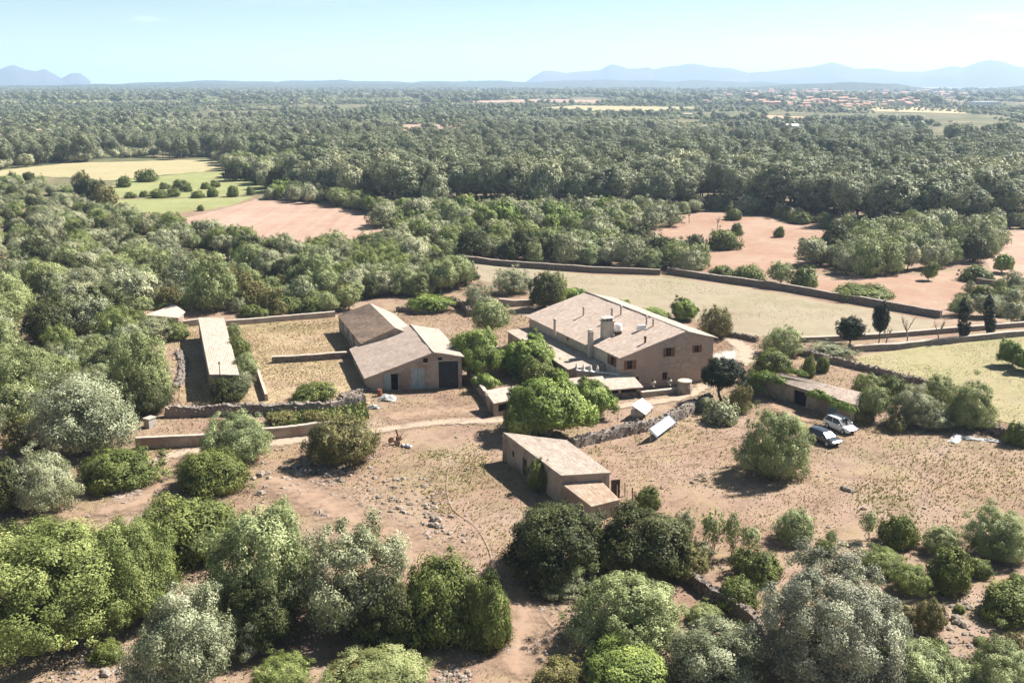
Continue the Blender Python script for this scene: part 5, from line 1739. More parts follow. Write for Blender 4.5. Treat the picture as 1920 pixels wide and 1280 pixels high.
# near edge of the picture
T('yellow', 95, 968, 1240, 350, 'huge yellow-green spreading tree filling the near corner', 'near')
T('yellow', 250, 978, 1190, 175, 'yellow-green tree pressed against the huge one, nearer the path', 'near')
T('lentisk', 358, 930, 1062, 185, 'dark glossy green bush behind the huge yellow-green tree', 'near')
T('dome', 500, 942, 1185, 215, 'tall grey-green tree between the dark bush and the silver tree', 'near')
T('silver', 672, 975, 1215, 225, 'pale silver-grey tree at the centre of the near clump', 'near')
T('oak', 480, 1080, 1235, 150, 'added dark tree standing for the shade under the grey-green tree', 'near')  # near-black crown added as the clump's shaded underside
T('oak', 735, 1090, 1235, 130, 'added dark tree standing for the shade under the silver-grey tree', 'near')  # second dark crown added for the shade below the silver foliage
T('lentisk', 830, 1045, 1215, 165, 'dark green bush on the path side of the silver-grey tree', 'near')
T('lentisk', 918, 1080, 1222, 100, 'upright dark bush standing alone beside the footpath', 'near')
T('silver', 350, 1105, 1330, 200, 'thin silvery tree with see-through crown on the near slope', 'near')
T('silver', 462, 1142, 1245, 105, 'small silvery tree right next to the see-through one', 'near')
T('lentisk', 205, 1200, 1243, 62, 'small round green shrub alone on the reddish slope', 'big')
T('yellow', 532, 1232, 1310, 120, 'low yellowish shrub cut by the bottom edge', 'big')
T('dome', 712, 1218, 1315, 190, 'wide low grey-green bush cut by the bottom edge', 'near')
T('oak', 1040, 945, 1105, 195, 'nearly black round oak next to the low outbuilding', 'near')
T('oak', 1205, 945, 1105, 195, 'dark oak with warm brown tinge, twin of the black one', 'near')
T('silver', 1055, 1058, 1125, 125, 'low silvery shrub in the shadow of the black oak', 'near')
T('dome', 1172, 1068, 1240, 215, 'rounded light green tree below the twin dark oaks', 'near')
T('silver', 1338, 1160, 1310, 200, 'soft grey tree overlapping the rounded light green one', 'near')
T('fig', 1175, 1215, 1320, 150, 'bright green bush at the bottom edge below the light green tree', 'near')
T('brown', 1047, 1238, 1310, 95, 'brownish shrub at the bottom edge beside the path', 'big')
T('mauve', 1568, 1035, 1320, 285, 'great dome shaped tree with mauve-grey crown', 'near')
T('lentisk', 1383, 1085, 1150, 78, 'green bush over the shaded drystone wall', 'big')
T('lentisk', 1418, 1030, 1102, 95, 'dark green bush left above the dome shaped tree', 'big')
T('dome', 1487, 953, 1024, 74, 'round green bush with its own shadow on open ground', 'big')
T('sapling', 1626, 958, 1012, 34, 'little upright sapling between the round and the bright green bush', 'big', True)
T('lentisk', 1684, 965, 1032, 76, 'bright green bush right of the little upright sapling', 'big')
T('dome', 1762, 985, 1045, 74, 'light green airy bush above the clipped looking bush', 'big')
T('dome', 1868, 950, 1062, 118, 'largest grey-green bush near the right edge', 'near')
T('yellow', 1655, 1028, 1085, 85, 'yellowish bush behind the dome shaped tree', 'big')
T('yellow', 1705, 1055, 1120, 78, 'yellowish bush touching the dome shaped tree', 'big')
T('lentisk', 1775, 1028, 1118, 84, 'clipped looking dark green bush on bare soil', 'big')
T('lentisk', 1830, 1045, 1085, 50, 'small bush between the clipped looking and the largest bush', 'big')
T('lentisk', 1890, 1095, 1172, 108, 'dark green bush cut by the right edge', 'big')
T('brown', 1738, 1120, 1195, 62, 'dull brownish shrub beside the mauve-grey dome', 'big')
T('sapling', 1556, 992, 1034, 24, 'tiny sapling straight above the dome shaped tree', 'big', True)
T('sapling', 1334, 955, 1040, 48, 'tallest wispy sapling near the dark oaks', 'big', True)
T('sapling', 1370, 960, 1045, 34, 'thin wispy sapling second from the dark oaks', 'big', True)
T('sapling', 1404, 985, 1042, 40, 'bushy sapling third from the dark oaks', 'big', True)
T('silver', 1282, 955, 1008, 40, 'small grey shrub just behind the warm brown oak', 'big')
T('dome', 1716, 1205, 1320, 150, 'grey-green bush at the bottom edge beside the dome', 'near')
T('dome', 1868, 1200, 1320, 135, 'grey-green bush in the bottom corner', 'near')
T('lentisk', 1217, 912, 957, 50, 'small dark bush beside the annex roof', 'big')
T('brown', 1290, 1015, 1090, 90, 'brown-green bush at the end of the warm brown oak', 'big')
T('dome', 1320, 1130, 1175, 70, 'low bush by the start of the shaded wall', 'big')
T('brown', 660, 1235, 1300, 90, 'dry looking bush between two near bushes', 'big')
T('lentisk', 1640, 1120, 1160, 60, 'green bush tucked against the flank of the dome shaped tree', 'big')
T('dome', 1795, 1235, 1310, 90, 'low green bush between the two bottom right bushes', 'big')
T('brown', 1690, 1130, 1175, 60, 'yellowish brown bush between the dome and the clipped looking bush', 'big')
T('lentisk', 1240, 985, 1030, 60, 'small dark bush behind the warm brown oak', 'big')
T('silver', 1310, 1010, 1060, 54, 'grey bush at the foot of the saplings', 'big')
T('lentisk', 1545, 1010, 1050, 40, 'little green clump over the dome shaped tree', 'mid')
# middle ground, left
T('silver', 172, 700, 868, 190, 'big pale whitish-green tree by the retaining wall', 'near')
T('silver', 178, 690, 770, 110, 'pale crown half hidden behind the big whitish tree', 'near')
T('lentisk', 226, 838, 925, 155, 'low dark bush under the big whitish tree', 'near')
T('silver', 88, 840, 972, 140, 'rounded grey olive tree below the whitish tree', 'near')
T('umbrella', 52, 655, 764, 128, 'umbrella shaped tree with two bare trunks', 'near', True)
T('dome', 268, 618, 780, 120, 'tall green tree beside the curved white stone bank', 'near')
T('oak', 272, 705, 786, 105, 'added dark tree standing for the shaded underside of the tall green one', 'near')  # shaded underside of the tall tree, added as a dark crown
T('brown', 48, 788, 855, 80, 'brown tinged bush under the umbrella shaped tree', 'big')
T('silver', -20, 735, 830, 70, 'grey-green tree cut by the left edge', 'big')
T('oak', 10, 850, 975, 100, 'dark bush at the left edge behind the grey olive', 'big')
T('dome', 447, 772, 878, 128, 'light green tree growing in front of the retaining wall', 'near')
T('lentisk', 398, 840, 928, 130, 'dark glossy bush joined to the light green tree', 'near')
T('brown', 640, 778, 882, 138, 'brownish-green spreading bush at the end of the retaining wall', 'near')
T('lentisk', 592, 716, 757, 80, 'dark round bush inside the lower yard', 'big')
T('oak', 432, 704, 757, 74, 'dark bush against the front end of the long shed', 'big')
T('olive', 438, 606, 650, 34, 'narrow bush behind the long shed, farthest of the row', 'mid')
T('lentisk', 450, 632, 685, 48, 'bright leafy bush in the row along the long shed', 'big')
T('olive', 462, 660, 722, 50, 'tall reedy bush in the row along the long shed', 'big')
T('silver', 455, 690, 735, 44, 'grey reedy bush nearest in the row along the long shed', 'big')
T('brown', 530, 770, 800, 60, 'yellowish weeds bush under the rubble wall', 'mid')
T('brown', 588, 768, 798, 50, 'second yellowish weed bush under the rubble wall', 'mid')
T('dome', 400, 475, 588, 98, 'large olive-green tree standing alone behind the long shed', 'big')
T('silver', 345, 478, 560, 80, 'greyish tree next to the large lone one behind the shed', 'big')
T('lentisk', 585, 556, 590, 40, 'small pale bush just outside the yard wall', 'mid')
T('silver', 585, 556, 586, 34, 'whitish little bush by the yard wall', 'mid')
# between the buildings
T('fig', 1030, 712, 832, 150, 'large bright yellow-green fig tree behind the low outbuilding', 'near')
T('fig', 1112, 712, 790, 80, 'bright green fig branch mass beside the porch', 'near')
T('fig', 985, 745, 830, 80, 'lower bright green fig growth behind the outbuilding roof', 'big')
T('fig', 893, 618, 718, 88, 'fresh green tree hiding the right end of the barn', 'near')
T('fig', 990, 630, 712, 95, 'vivid green fig tree in the courtyard garden', 'near')
T('lentisk', 1008, 665, 722, 78, 'darker green tree in front of the vivid fig', 'big')
T('fig', 945, 655, 700, 55, 'small green tree between the two courtyard figs', 'big')
T('fig', 912, 700, 738, 48, 'low leafy plants beside the yard wall', 'big')
T('lentisk', 1042, 688, 722, 55, 'green bush under the terrace parapet', 'big')
T('olive', 918, 562, 640, 76, 'grey-green tree by the stone remains behind the barn', 'big')
T('silver', 897, 530, 585, 58, 'silvery bush at the crooked wall remains', 'big')
T('silver', 962, 500, 555, 76, 'white topped tree on the field edge behind the farmhouse', 'big')
T('oak', 1022, 510, 584, 62, 'dark round tree behind the farmhouse ridge end', 'big')
T('yellow', 1042, 512, 580, 40, 'yellow-green side tree leaning on the dark round one', 'big')
T('fig', 806, 553, 588, 82, 'bright green mound behind the barn', 'big')
T('fig', 1072, 540, 562, 46, 'low bright bush at the farmhouse ridge end', 'mid')
T('fig', 1281, 560, 604, 50, 'bright green young tree behind the farmhouse roof', 'big')
T('fig', 1225, 577, 606, 62, 'green hedge bush behind the farmhouse roof', 'big')
T('fig', 1162, 562, 585, 40, 'small leafy bush over the farmhouse ridge', 'mid')
T('brown', 1342, 575, 638, 64, 'brown-green round tree at the farmhouse corner', 'big')
T('darkround', 1352, 672, 752, 80, 'dark blue-green tree in front of the farmhouse gable', 'near', True)
T('brown', 1384, 722, 778, 46, 'straw brown bush beside the dark blue-green tree', 'big')
T('cactus', 1352, 748, 798, 62, 'grey prickly plants at the end of the ruined wall', 'big')
T('cactus', 1325, 742, 775, 40, 'smaller grey prickly plants on the ruined wall', 'big')
T('dome', 1450, 765, 905, 136, 'lone rounded green tree on the open ground near the cars', 'near')
T('lentisk', 1016, 858, 924, 54, 'green bush growing against the low outbuilding', 'near')
# right side
T('lentisk', 1450, 655, 702, 72, 'glossy green bush behind the creeper shed', 'big')
T('dome', 1465, 612, 672, 76, 'grey-green tree beyond the glossy green bush', 'big')
T('lentisk', 1516, 668, 708, 28, 'small dark tree behind the creeper shed, nearer the farmhouse', 'big')
T('lentisk', 1541, 668, 700, 28, 'small dark tree behind the creeper shed, nearer the meadow', 'big')
T('silver', 1555, 640, 672, 90, 'pale grey bushes by the meadow wall corner', 'big')
def creeper(u, v, z, w, h, label, ry=0.6):
    q = P(u, v, z)
    plant('vine', q, w, h, label, None, 'big', False, rot=math.atan2((rb_ - ra)[1], (rb_ - ra)[0]), ry=ry, lift=z)


creeper(1440, 712, 2.3, 5.0, 0.9, 'yellow-green creeper over the end of the shed')
creeper(1537, 745, 2.1, 4.2, 0.7, 'green creeper hanging over the middle of the shed eave', 0.45)
creeper(1583, 765, 2.2, 3.8, 0.65, 'light green creeper at the near corner of the shed', 0.5)
creeper(1495, 700, 2.9, 3.4, 0.5, 'leafy creeper along the top edge of the shed roof', 0.4)
T('yellow', 1412, 695, 742, 60, 'yellow-green bush at the far end of the creeper shed', 'big')
T('yellow', 1622, 698, 748, 60, 'yellow-green hedge bush along the meadow wall', 'big')
T('lentisk', 1668, 705, 755, 62, 'fresh green hedge bush along the meadow wall', 'big')
T('olive', 1636, 722, 795, 58, 'grey-green bush at the end of the creeper shed', 'big')
T('brown', 1616, 760, 795, 46, 'brownish bush beside the white car', 'big')
T('silver', 1708, 720, 805, 92, 'pale olive tree in the clump right of the creeper shed', 'near')
T('dome', 1755, 702, 780, 70, 'tall grey olive in the clump right of the creeper shed', 'big')
T('dome', 1812, 712, 810, 88, 'dark grey olive tree largest of the right clump', 'near')
T('silver', 1750, 758, 812, 66, 'low pale bush in front of the right clump', 'big')
T('brown', 1680, 775, 812, 44, 'low yellowish bush near the pale sheets', 'big')
T('lentisk', 1905, 790, 838, 55, 'bush by the collapsed wall at the right edge', 'big')
T('darkround', 1590, 595, 656, 52, 'dark bushy cypress with spiky crown at the lane', 'big', True)
T('darkround', 1647, 567, 648, 32, 'slim dark tree on a bare trunk at the lane', 'big', True)
T('cypress', 1804, 552, 638, 24, 'columnar cypress nearer the farmhouse', 'near', True)
T('cypress', 1852, 550, 630, 24, 'columnar cypress nearer the right edge', 'near', True)
T('fig', 1893, 640, 686, 44, 'small round tree in the yellow meadow', 'big', True)
T('fig', 1925, 655, 702, 50, 'green bush in the meadow cut by the right edge', 'big')
T('lentisk', 1620, 532, 565, 120, 'low wide bush behind the long slanting wall', 'mid')
T('olive', 1462, 490, 540, 50, 'greyish tree against the long slanting wall', 'mid')
T('lentisk', 1507, 498, 544, 56, 'green tree against the long slanting wall', 'mid')
T('lentisk', 1352, 497, 522, 50, 'dark low bush behind the slanting wall, left one', 'mid')
T('lentisk', 1405, 497, 528, 64, 'dark wide bush behind the slanting wall, right one', 'mid')
T('silver', 1290, 462, 515, 66, 'silvery tree by the gap in the field wall', 'mid')
T('lentisk', 1355, 430, 470, 62, 'dark shrub group in the middle of the red field', 'mid')
T('lentisk', 1380, 418, 442, 26, 'small shrub behind the shrub group in the red field', 'mid')
T('lentisk', 1461, 425, 446, 22, 'single round shrub alone on the red field', 'mid')
T('fig', 1742, 492, 526, 26, 'small young tree on the beige ground', 'mid', True)
T('fig', 1880, 478, 512, 36, 'small spreading tree on the far pink field', 'mid', True)
T('lentisk', 1832, 498, 530, 60, 'dark bushes at the end of the far field wall', 'mid')
T('sapling', 1568, 425, 455, 20, 'thin young tree on the red field edge', 'mid', True)
T('lentisk', 1375, 392, 414, 32, 'green bush at the far edge of the red field', 'mid')


# bare dead trees and sticks of the lane orchard
def bare(u, vt, vb, label, seed):
    G = P(u, vb); h = hgt(G, vt); rng = random.Random(seed)
    m = MB()
    tp = Vector((rng.uniform(-.2, .2), 0.1, h * 0.4))
    m.tube([(0, 0, -0.1), (0.05, 0, h * 0.2), tp], [0.13, 0.1, 0.08], 6)
    c = MB()
    for k in range(9):
        a = rng.uniform(0, 6.28); l = h * rng.uniform(0.3, 0.6)
        e = tp + Vector((math.cos(a) * l * 0.45, math.sin(a) * l * 0.45, l))
        md = tp.lerp(e, 0.5) + Vector((rng.uniform(-.15, .15), rng.uniform(-.15, .15), 0))
        c.tube([tp, md, e], [0.055, 0.04, 0.015], 4)
        for _ in range(3):
            s_ = md.lerp(e, rng.random()); c.tube([s_, s_ + Vector((rng.uniform(-.5, .5), rng.uniform(-.5, .5), rng.uniform(.2, .7)))], [0.025, 0.01], 3)
    o = thing('bare_tree', label, 'tree', G)
    link('trunk', m.mesh('trunk', 'bark_grey'), o); link('branches', c.mesh('branches', 'bark_grey'), o)


bare(1700, 588, 645, 'tallest leafless young tree on the lane between the cypresses', 1)
bare(1660, 615, 650, 'short crooked leafless tree next to the slim dark tree', 2)
bare(1758, 596, 645, 'leafless tree just left of the columnar cypresses', 3)
bare(1292, 392, 418, 'leafless little tree on the far red field, nearest the hedge', 4)
bare(1345, 405, 428, 'leafless little tree in the middle of the far red field', 5)

# small shrubs on the green field
for k, (u, vt, vb, w) in enumerate(((234, 330, 352, 26), (277, 318, 342, 42), (308, 342, 355, 22), (341, 337, 358, 38), (326, 353, 370, 26), (298, 355, 372, 34), (270, 358, 370, 20), (245, 360, 372, 24), (372, 358, 372, 26), (398, 350, 370, 22),
                                    (437, 348, 370, 24), (385, 342, 355, 20), (403, 338, 352, 20), (470, 350, 366, 16), (377, 384, 396, 14), (352, 346, 360, 18))):
    T('lentisk', u, vt, vb, w, 'dark rounded shrub dotted over the green field beyond the left wood', 'mid', False, 'shrubs dotted over the green field', True)

# ------------------------------------------------------------------ woods: every tree by itself, as dense as the photo shows
def woods(poly, n, kinds, hts, label, group, det='mid', gap=0.62, seed=1, wr=(0.85, 1.25), limit=None):
    w = [P(*q)[:2] for q in poly]
    x0, y0 = np.min(w, 0); x1, y1 = np.max(w, 0)
    rng = random.Random(seed)
    c = 0; tries = 0
    cand = []
    while c < n and tries < n * 90:
        tries += 1
        x, y = rng.uniform(x0, x1), rng.uniform(y0, y1)
        if not bool(inpoly(np.array([x]), np.array([y]), w)[0]):
            continue
        h = rng.uniform(*hts)
        if group == 'left wood':
            h *= 1.0 - 0.45 * min(1, max(0, (y - 190) / 120))
        r = h * rng.uniform(*wr) / 2
        ok = True
        for tx, ty, tr in TREES:
            if (tx - x) ** 2 + (ty - y) ** 2 < (gap * (tr + r)) ** 2:
                ok = False; break
        if not ok:
            continue
        for wl in WALLS:
            if segdist(np.array([x]), np.array([y]), wl)[0] < r * 0.8:
                ok = False; break
        if not ok:
            continue
        kd = rng.choice(kinds)
        hh = h * {'pine': 1.0, 'lentisk': 0.6}.get(kd, 1.0)
        lb = label[kd] if isinstance(label, dict) else label
        plant(kd, (x, y), 2 * r, hh, lb, group if not isinstance(label, dict) else group + ': ' + lb, det, True)
        c += 1
    return c


LW = {'silver': 'pale grey-green tree of the dense wood along the left side', 'olive': 'mid green tree of the dense wood along the left side',
      'oak': 'dark tree of the dense wood along the left side', 'brown': 'brownish tree of the dense wood along the left side',
      'dome': 'broad green tree of the dense wood along the left side', 'fig': 'bright green tree of the dense wood along the left side', 'lentisk': 'low green bush of the dense wood along the left side', 'yellow': 'yellowish tree of the dense wood along the left side', 'scrub': 'dull green tree of the dense wood along the left side'}
cnt = {}
cnt['left'] = woods([(-170, 352), (60, 338), (215, 398), (300, 415), (330, 470), (300, 540), (255, 580), (250, 620), (215, 650), (140, 680), (-60, 700), (-190, 720)], 400,
      ['silver', 'silver', 'dome', 'olive', 'scrub', 'oak', 'yellow', 'scrub'], (4.2, 8.0), LW, 'left wood', 'big', 0.52, 2, (1.0, 1.4))
MW = {k_: v_.replace('dense wood along the left side', 'tree belt between the yards and the pink field') for k_, v_ in LW.items()}
cnt['belt'] = woods([(300, 425), (360, 448), (450, 470), (560, 488), (640, 486), (700, 470), (745, 482), (820, 500), (870, 530), (850, 552), (760, 556), (640, 560), (560, 540), (480, 520), (440, 475), (330, 470)], 130,
      ['silver', 'olive', 'dome', 'scrub', 'oak', 'dome', 'yellow'], (3.8, 7.0), MW, 'middle belt', 'big', 0.55, 3, (1.0, 1.35))
T('silver', 288, 592, 645, 84, 'grey bush half hiding the small stone hut', 'big')
T('yellow', 333, 604, 640, 46, 'yellow-green bush beside the small stone hut', 'big')
cnt['fill'] = woods([(-60, 700), (60, 690), (190, 650), (235, 605), (262, 600), (262, 640), (215, 690), (205, 760), (150, 700), (60, 790), (-60, 830)], 36, ['silver', 'dome', 'lentisk', 'oak', 'olive'], (2.6, 5.2), 'scrubby tree filling the gap between the left wood and the long shed', 'scrub at the foot of the left wood', 'big', 0.62, 41, (1.1, 1.5))
cnt['open'] = woods([(300, 480), (440, 520), (560, 545), (700, 560), (640, 588), (470, 598), (440, 592), (350, 578), (240, 600), (220, 660), (280, 560)], 95, ['lentisk', 'silver', 'olive', 'brown'], (2.5, 5.0),
      'low pale bush on the open slope outside the yard walls', 'bushes on the open slope', 'mid', 0.72, 4, (1.0, 1.5))
HW = {k_: v_.replace('dense wood along the left side', 'thick hedge above the beige field') for k_, v_ in LW.items()}
cnt['hedge'] = woods([(735, 470), (770, 440), (860, 448), (980, 452), (1100, 462), (1230, 476), (1325, 490), (1320, 506), (1240, 506), (1130, 502), (1000, 494), (870, 481), (800, 490)], 95,
      ['dome', 'silver', 'scrub', 'dome', 'oak', 'yellow'], (4.0, 7.2), HW, 'hedge', 'mid', 0.58, 5, (0.95, 1.4))
H2 = {k_: v_.replace('dense wood along the left side', 'back hedge below the pine forest') for k_, v_ in LW.items()}
cnt['hedge2'] = woods([(690, 425), (760, 402), (860, 404), (1000, 406), (1130, 408), (1255, 405), (1262, 425), (1180, 440), (1120, 446), (1000, 432), (860, 432), (760, 432)], 100,
      ['dome', 'silver', 'scrub', 'dome', 'lentisk', 'fig'], (3.8, 7.0), H2, 'back hedge', 'mid', 0.6, 6, (0.95, 1.4))
RP = {k_: v_.replace('dense wood along the left side', 'tree clump between the red field and the right edge') for k_, v_ in LW.items()}
cnt['rclump'] = woods([(1490, 485), (1560, 478), (1620, 458), (1700, 445), (1830, 438), (1870, 450), (1865, 480), (1800, 500), (1700, 510), (1640, 518), (1570, 512), (1495, 505)], 58,
      ['dome', 'silver', 'scrub', 'oak', 'dome'], (4.5, 8.5), RP, 'right clump', 'mid', 0.58, 7)
cnt['rlow'] = woods([(1775, 592), (1790, 556), (1850, 540), (1990, 545), (2050, 600), (1880, 612)], 26, ['dome', 'silver', 'lentisk', 'scrub'], (2.4, 4.2), 'grey-green bush in the thicket behind the cypresses', 'thicket behind the cypresses', 'mid', 0.6, 8)
cnt['fieldedge'] = woods([(505, 375), (520, 362), (600, 372), (680, 385), (745, 405), (735, 412), (640, 390), (560, 380)], 34, ['olive', 'silver', 'fig', 'scrub'], (4, 6.5), 'pale round tree in the row along the far edge of the pink field', 'row along the pink field', 'mid', 0.6, 9)
cnt['dark'] = woods([(120, 352), (140, 350), (215, 384), (205, 394), (150, 372)], 6, ['brown', 'oak'], (6.5, 8.5), 'dark brownish tree in the row behind the left wood', 'row behind the left wood', 'mid', 0.6, 10, (0.8, 1.1))
cnt['mid_l'] = woods([(395, 322), (430, 318), (560, 316), (570, 345), (520, 362), (440, 345)], 34, ['olive', 'scrub', 'oak'], (6, 9.5), 'bushy tree between the yellow field and the pines', 'trees beside the yellow field', 'mid', 0.6, 12)
cnt['rightpatch'] = woods([(1540, 1180), (1700, 1180), (1920, 1050), (1990, 1290), (1600, 1290)], 8, ['brown', 'lentisk'], (0.8, 1.8), 'low weedy shrub on the near stony ground', 'low shrubs on the near stony ground', 'mid', 1.2, 13, (1.0, 1.4))
cnt['under'] = woods([(560, 378), (620, 384), (740, 404), (860, 406), (1000, 408), (1260, 406), (1330, 396), (1440, 406), (1540, 428), (1640, 444), (1830, 436), (2000, 424), (2000, 416), (1830, 428), (1640, 436), (1540, 420), (1440, 398), (1330, 388), (1260, 398), (1000, 400), (740, 396), (620, 376)], 110, ['lentisk', 'oak', 'scrub', 'dome', 'oak'], (3.0, 5.5), 'bush of the dark undergrowth along the foot of the pines', 'undergrowth at the foot of the pines', 'mid', 0.6, 17, (1.1, 1.6))
PN = 'pine in the front rows of the forest behind the hedges'
cnt['pines'] = woods([(535, 368), (560, 352), (700, 360), (860, 366), (1000, 366), (1200, 362), (1300, 364), (1450, 372), (1640, 385), (1800, 380), (2000, 375), (2000, 420), (1830, 430), (1640, 440), (1540, 424), (1440, 402), (1330, 392), (1260, 402), (1000, 403), (860, 400), (740, 400), (620, 378)], 210,
      ['pine', 'pine', 'pine', 'scrub'], (11.5, 16), PN, 'front rows of the pine forest', 'mid', 0.5, 15, (0.62, 0.92))
far_ids = woods([(470, 330), (560, 316), (700, 320), (1000, 318), (1400, 322), (1950, 330), (1990, 352), (1500, 356), (900, 352), (560, 350)], 40, ['pine', 'scrub'], (9, 13), 'pine a little deeper in the forest behind the hedges', 'deeper rows of the pine forest', 'far', 0.5, 16, (0.7, 0.95))
print('woods', cnt)

# ------------------------------------------------------------------ what nobody could count: far forest, grass, rubble
def scatter(name, pts, scl, protos, seed=1, split=None):
    """trees of a far wood: points carrying size and turn, instanced from trees standing in the scene"""
    rng = np.random.default_rng(seed)
    n = len(pts)
    me = bpy.data.meshes.new(name)
    me.vertices.add(n); me.vertices.foreach_set('co', np.asarray(pts, np.float32).ravel())
    a = me.attributes.new('scl', 'FLOAT_VECTOR', 'POINT'); a.data.foreach_set('vector', np.asarray(scl, np.float32).ravel())
    a = me.attributes.new('rot', 'FLOAT', 'POINT'); a.data.foreach_set('value', rng.uniform(0, 6.28, n).astype(np.float32))
    a = me.attributes.new('pick', 'INT', 'POINT'); pk = rng.integers(0, len(protos), n)
    if split:                   # kinds grow in patches
        f_ = fbm(pts[:, 0] / 70, pts[:, 1] / 130, seed + 40, 3) + rng.normal(0, 0.07, n)
        pk = np.where(f_ > 0.5, rng.integers(0, split, n), rng.integers(split, len(protos), n))
    a.data.foreach_set('value', pk.astype(np.int32))
    o = tag(link(name, me), kind='stuff')
    ng = bpy.data.node_groups.new(name, 'GeometryNodeTree')
    ng.interface.new_socket('Geometry', in_out='INPUT', socket_type='NodeSocketGeometry')
    ng.interface.new_socket('Geometry', in_out='OUTPUT', socket_type='NodeSocketGeometry')
    gi = ng.nodes.new('NodeGroupInput'); go = ng.nodes.new('NodeGroupOutput')
    iop = ng.nodes.new('GeometryNodeInstanceOnPoints')
    jn = ng.nodes.new('GeometryNodeJoinGeometry')
    for p_ in protos:
        oi = ng.nodes.new('GeometryNodeObjectInfo'); oi.inputs['Object'].default_value = p_; oi.inputs['As Instance'].default_value = True
        ng.links.new(oi.outputs['Geometry'], jn.inputs[0])

    def named(nm, typ):
        k = ng.nodes.new('GeometryNodeInputNamedAttribute'); k.data_type = typ; k.inputs['Name'].default_value = nm
        return k.outputs['Attribute']
    cx = ng.nodes.new('ShaderNodeCombineXYZ')
    ng.links.new(named('rot', 'FLOAT'), cx.inputs[2])
    ng.links.new(gi.outputs[0], iop.inputs['Points']); ng.links.new(jn.outputs[0], iop.inputs['Instance'])
    iop.inputs['Pick Instance'].default_value = True
    ng.links.new(named('pick', 'INT'), iop.inputs['Instance Index'])
    ng.links.new(cx.outputs[0], iop.inputs['Rotation'])
    ng.links.new(named('scl', 'FLOAT_VECTOR'), iop.inputs['Scale'])
    ng.links.new(iop.outputs[0], go.inputs[0])
    md = o.modifiers.new('trees', 'NODES'); md.node_group = ng
    return o


def protos_of(kinds, det):
    """single trees standing at the edge of the far wood, whose shapes the wood repeats"""
    r = []
    rr_ = random.Random(77)
    for kd in kinds:
        for v_ in range(3):
            G = P(rr_.uniform(300, 1700), rr_.uniform(262, 300))
            Rr, z1 = KIND[kd][0], KIND[kd][2]
            o = plant(kd, G, 2 * Rr, z1, 'tree of the endless far woodland, too like its neighbours to tell apart', 'far woodland trees', det, True)
            r.append(o)
    return r


CLEAR = [np.array(f) for f in FIELDS]
TOWN = [P(*q)[:2] for q in [(1270, 208), (1790, 212), (1830, 190), (1800, 172), (1500, 165), (1290, 172)]]


def wood_points(d0, d1, dens, seed, half=0.66, clear=0.42):
    rng = np.random.default_rng(seed)
    area = half * (d1 ** 2 - d0 ** 2) / 1.0
    n = int(area * dens)
    d = np.sqrt(rng.uniform(d0 ** 2, d1 ** 2, n)); a = rng.uniform(-half, half, n)
    x, y = d * np.sin(a), d * np.cos(a)
    k = np.ones(n, bool)
    for f in CLEAR:
        k &= ~inpoly(x, y, f)
    g = fbm(x / 180, y / 420, seed + 3, 4)
    k &= g > clear - 0.12 * np.clip((700 - d) / 300, 0, 1.5)
    k &= ~(inpoly(x, y, TOWN) & (rng.random(n) > 0.35))
    # the farm's own clearing and the left hand wood are planted tree by tree
    return x[k], y[k], d[k]


front = [P(*q)[:2] for q in [(-700, 330), (0, 330), (215, 296), (400, 296), (430, 316), (560, 314), (560, 350), (700, 358), (1000, 364), (1300, 362), (1640, 382), (1990, 374), (2700, 380), (2700, 1400), (-700, 1400)]]
near_p = [o for o in scene.objects if o.type == 'MESH' and o.name.startswith('oak_tree') and len(o.data.polygons) < 9000][:2] + [o for o in scene.objects if o.type == 'MESH' and o.name.startswith('broadleaf_tree') and len(o.data.polygons) < 9000][:2] + [o for o in scene.objects if o.name.startswith('pine_tree') and o.type == 'MESH' and o.data.name.startswith('pine') and len(o.data.polygons) < 9500][:5] + \
         [o for o in scene.objects if o.name.startswith('scrub_tree') and o.type == 'MESH' and len(o.data.polygons) < 9000][:3]
x, y, d = wood_points(300, 720, 1 / 36.0, 21, clear=0.43)
k = ~inpoly(x, y, front)
x, y, d = x[k], y[k], d[k]
rng = np.random.default_rng(5)
big = vnoise(x / 60, y / 90, 8)
s = rng.uniform(0.8, 1.25, len(x)) * np.where(y < 520, 1.0, 0.5 + 0.6 * big)
w = rng.uniform(0.85, 1.2, len(x))
scatter('pine_forest', np.stack([x, y, 0 * x - 0.2], 1), np.stack([s * w, s * w, s], 1), near_p, 3, 5)
low = protos_of(['scrub', 'silver', 'pine', 'dome'], 'tiny')
x, y, d = wood_points(720, 1900, 1 / 80.0, 27, 0.62, 0.37)
s = rng.uniform(0.35, 1.0, len(x)) * (0.5 + 0.65 * vnoise(x / 90, y / 160, 4)); fl = rng.uniform(0.9, 1.4, len(x))
scatter('scrub_woodland', np.stack([x, y, 0 * x - 0.3], 1), np.stack([s * fl, s * fl, s * 0.85], 1), low, 4, 6)
x, y, d = wood_points(1900, 4600, 1 / 380.0, 23, 0.6, 0.40)
s = rng.uniform(0.9, 1.5, len(x)); fl = rng.uniform(1.3, 2.1, len(x))
scatter('distant_woodland', np.stack([x, y, 0 * x - 0.3], 1), np.stack([s * fl, s * fl, s], 1), low, 5, 6)


# dry grass, weeds and loose stones on the open ground
def keep_clear(x, y, pad=0.0):
    k = np.ones(len(x), bool)
    for f in FOOT:
        k &= ~inpoly(x, y, [q[:2] for q in f])
    return k


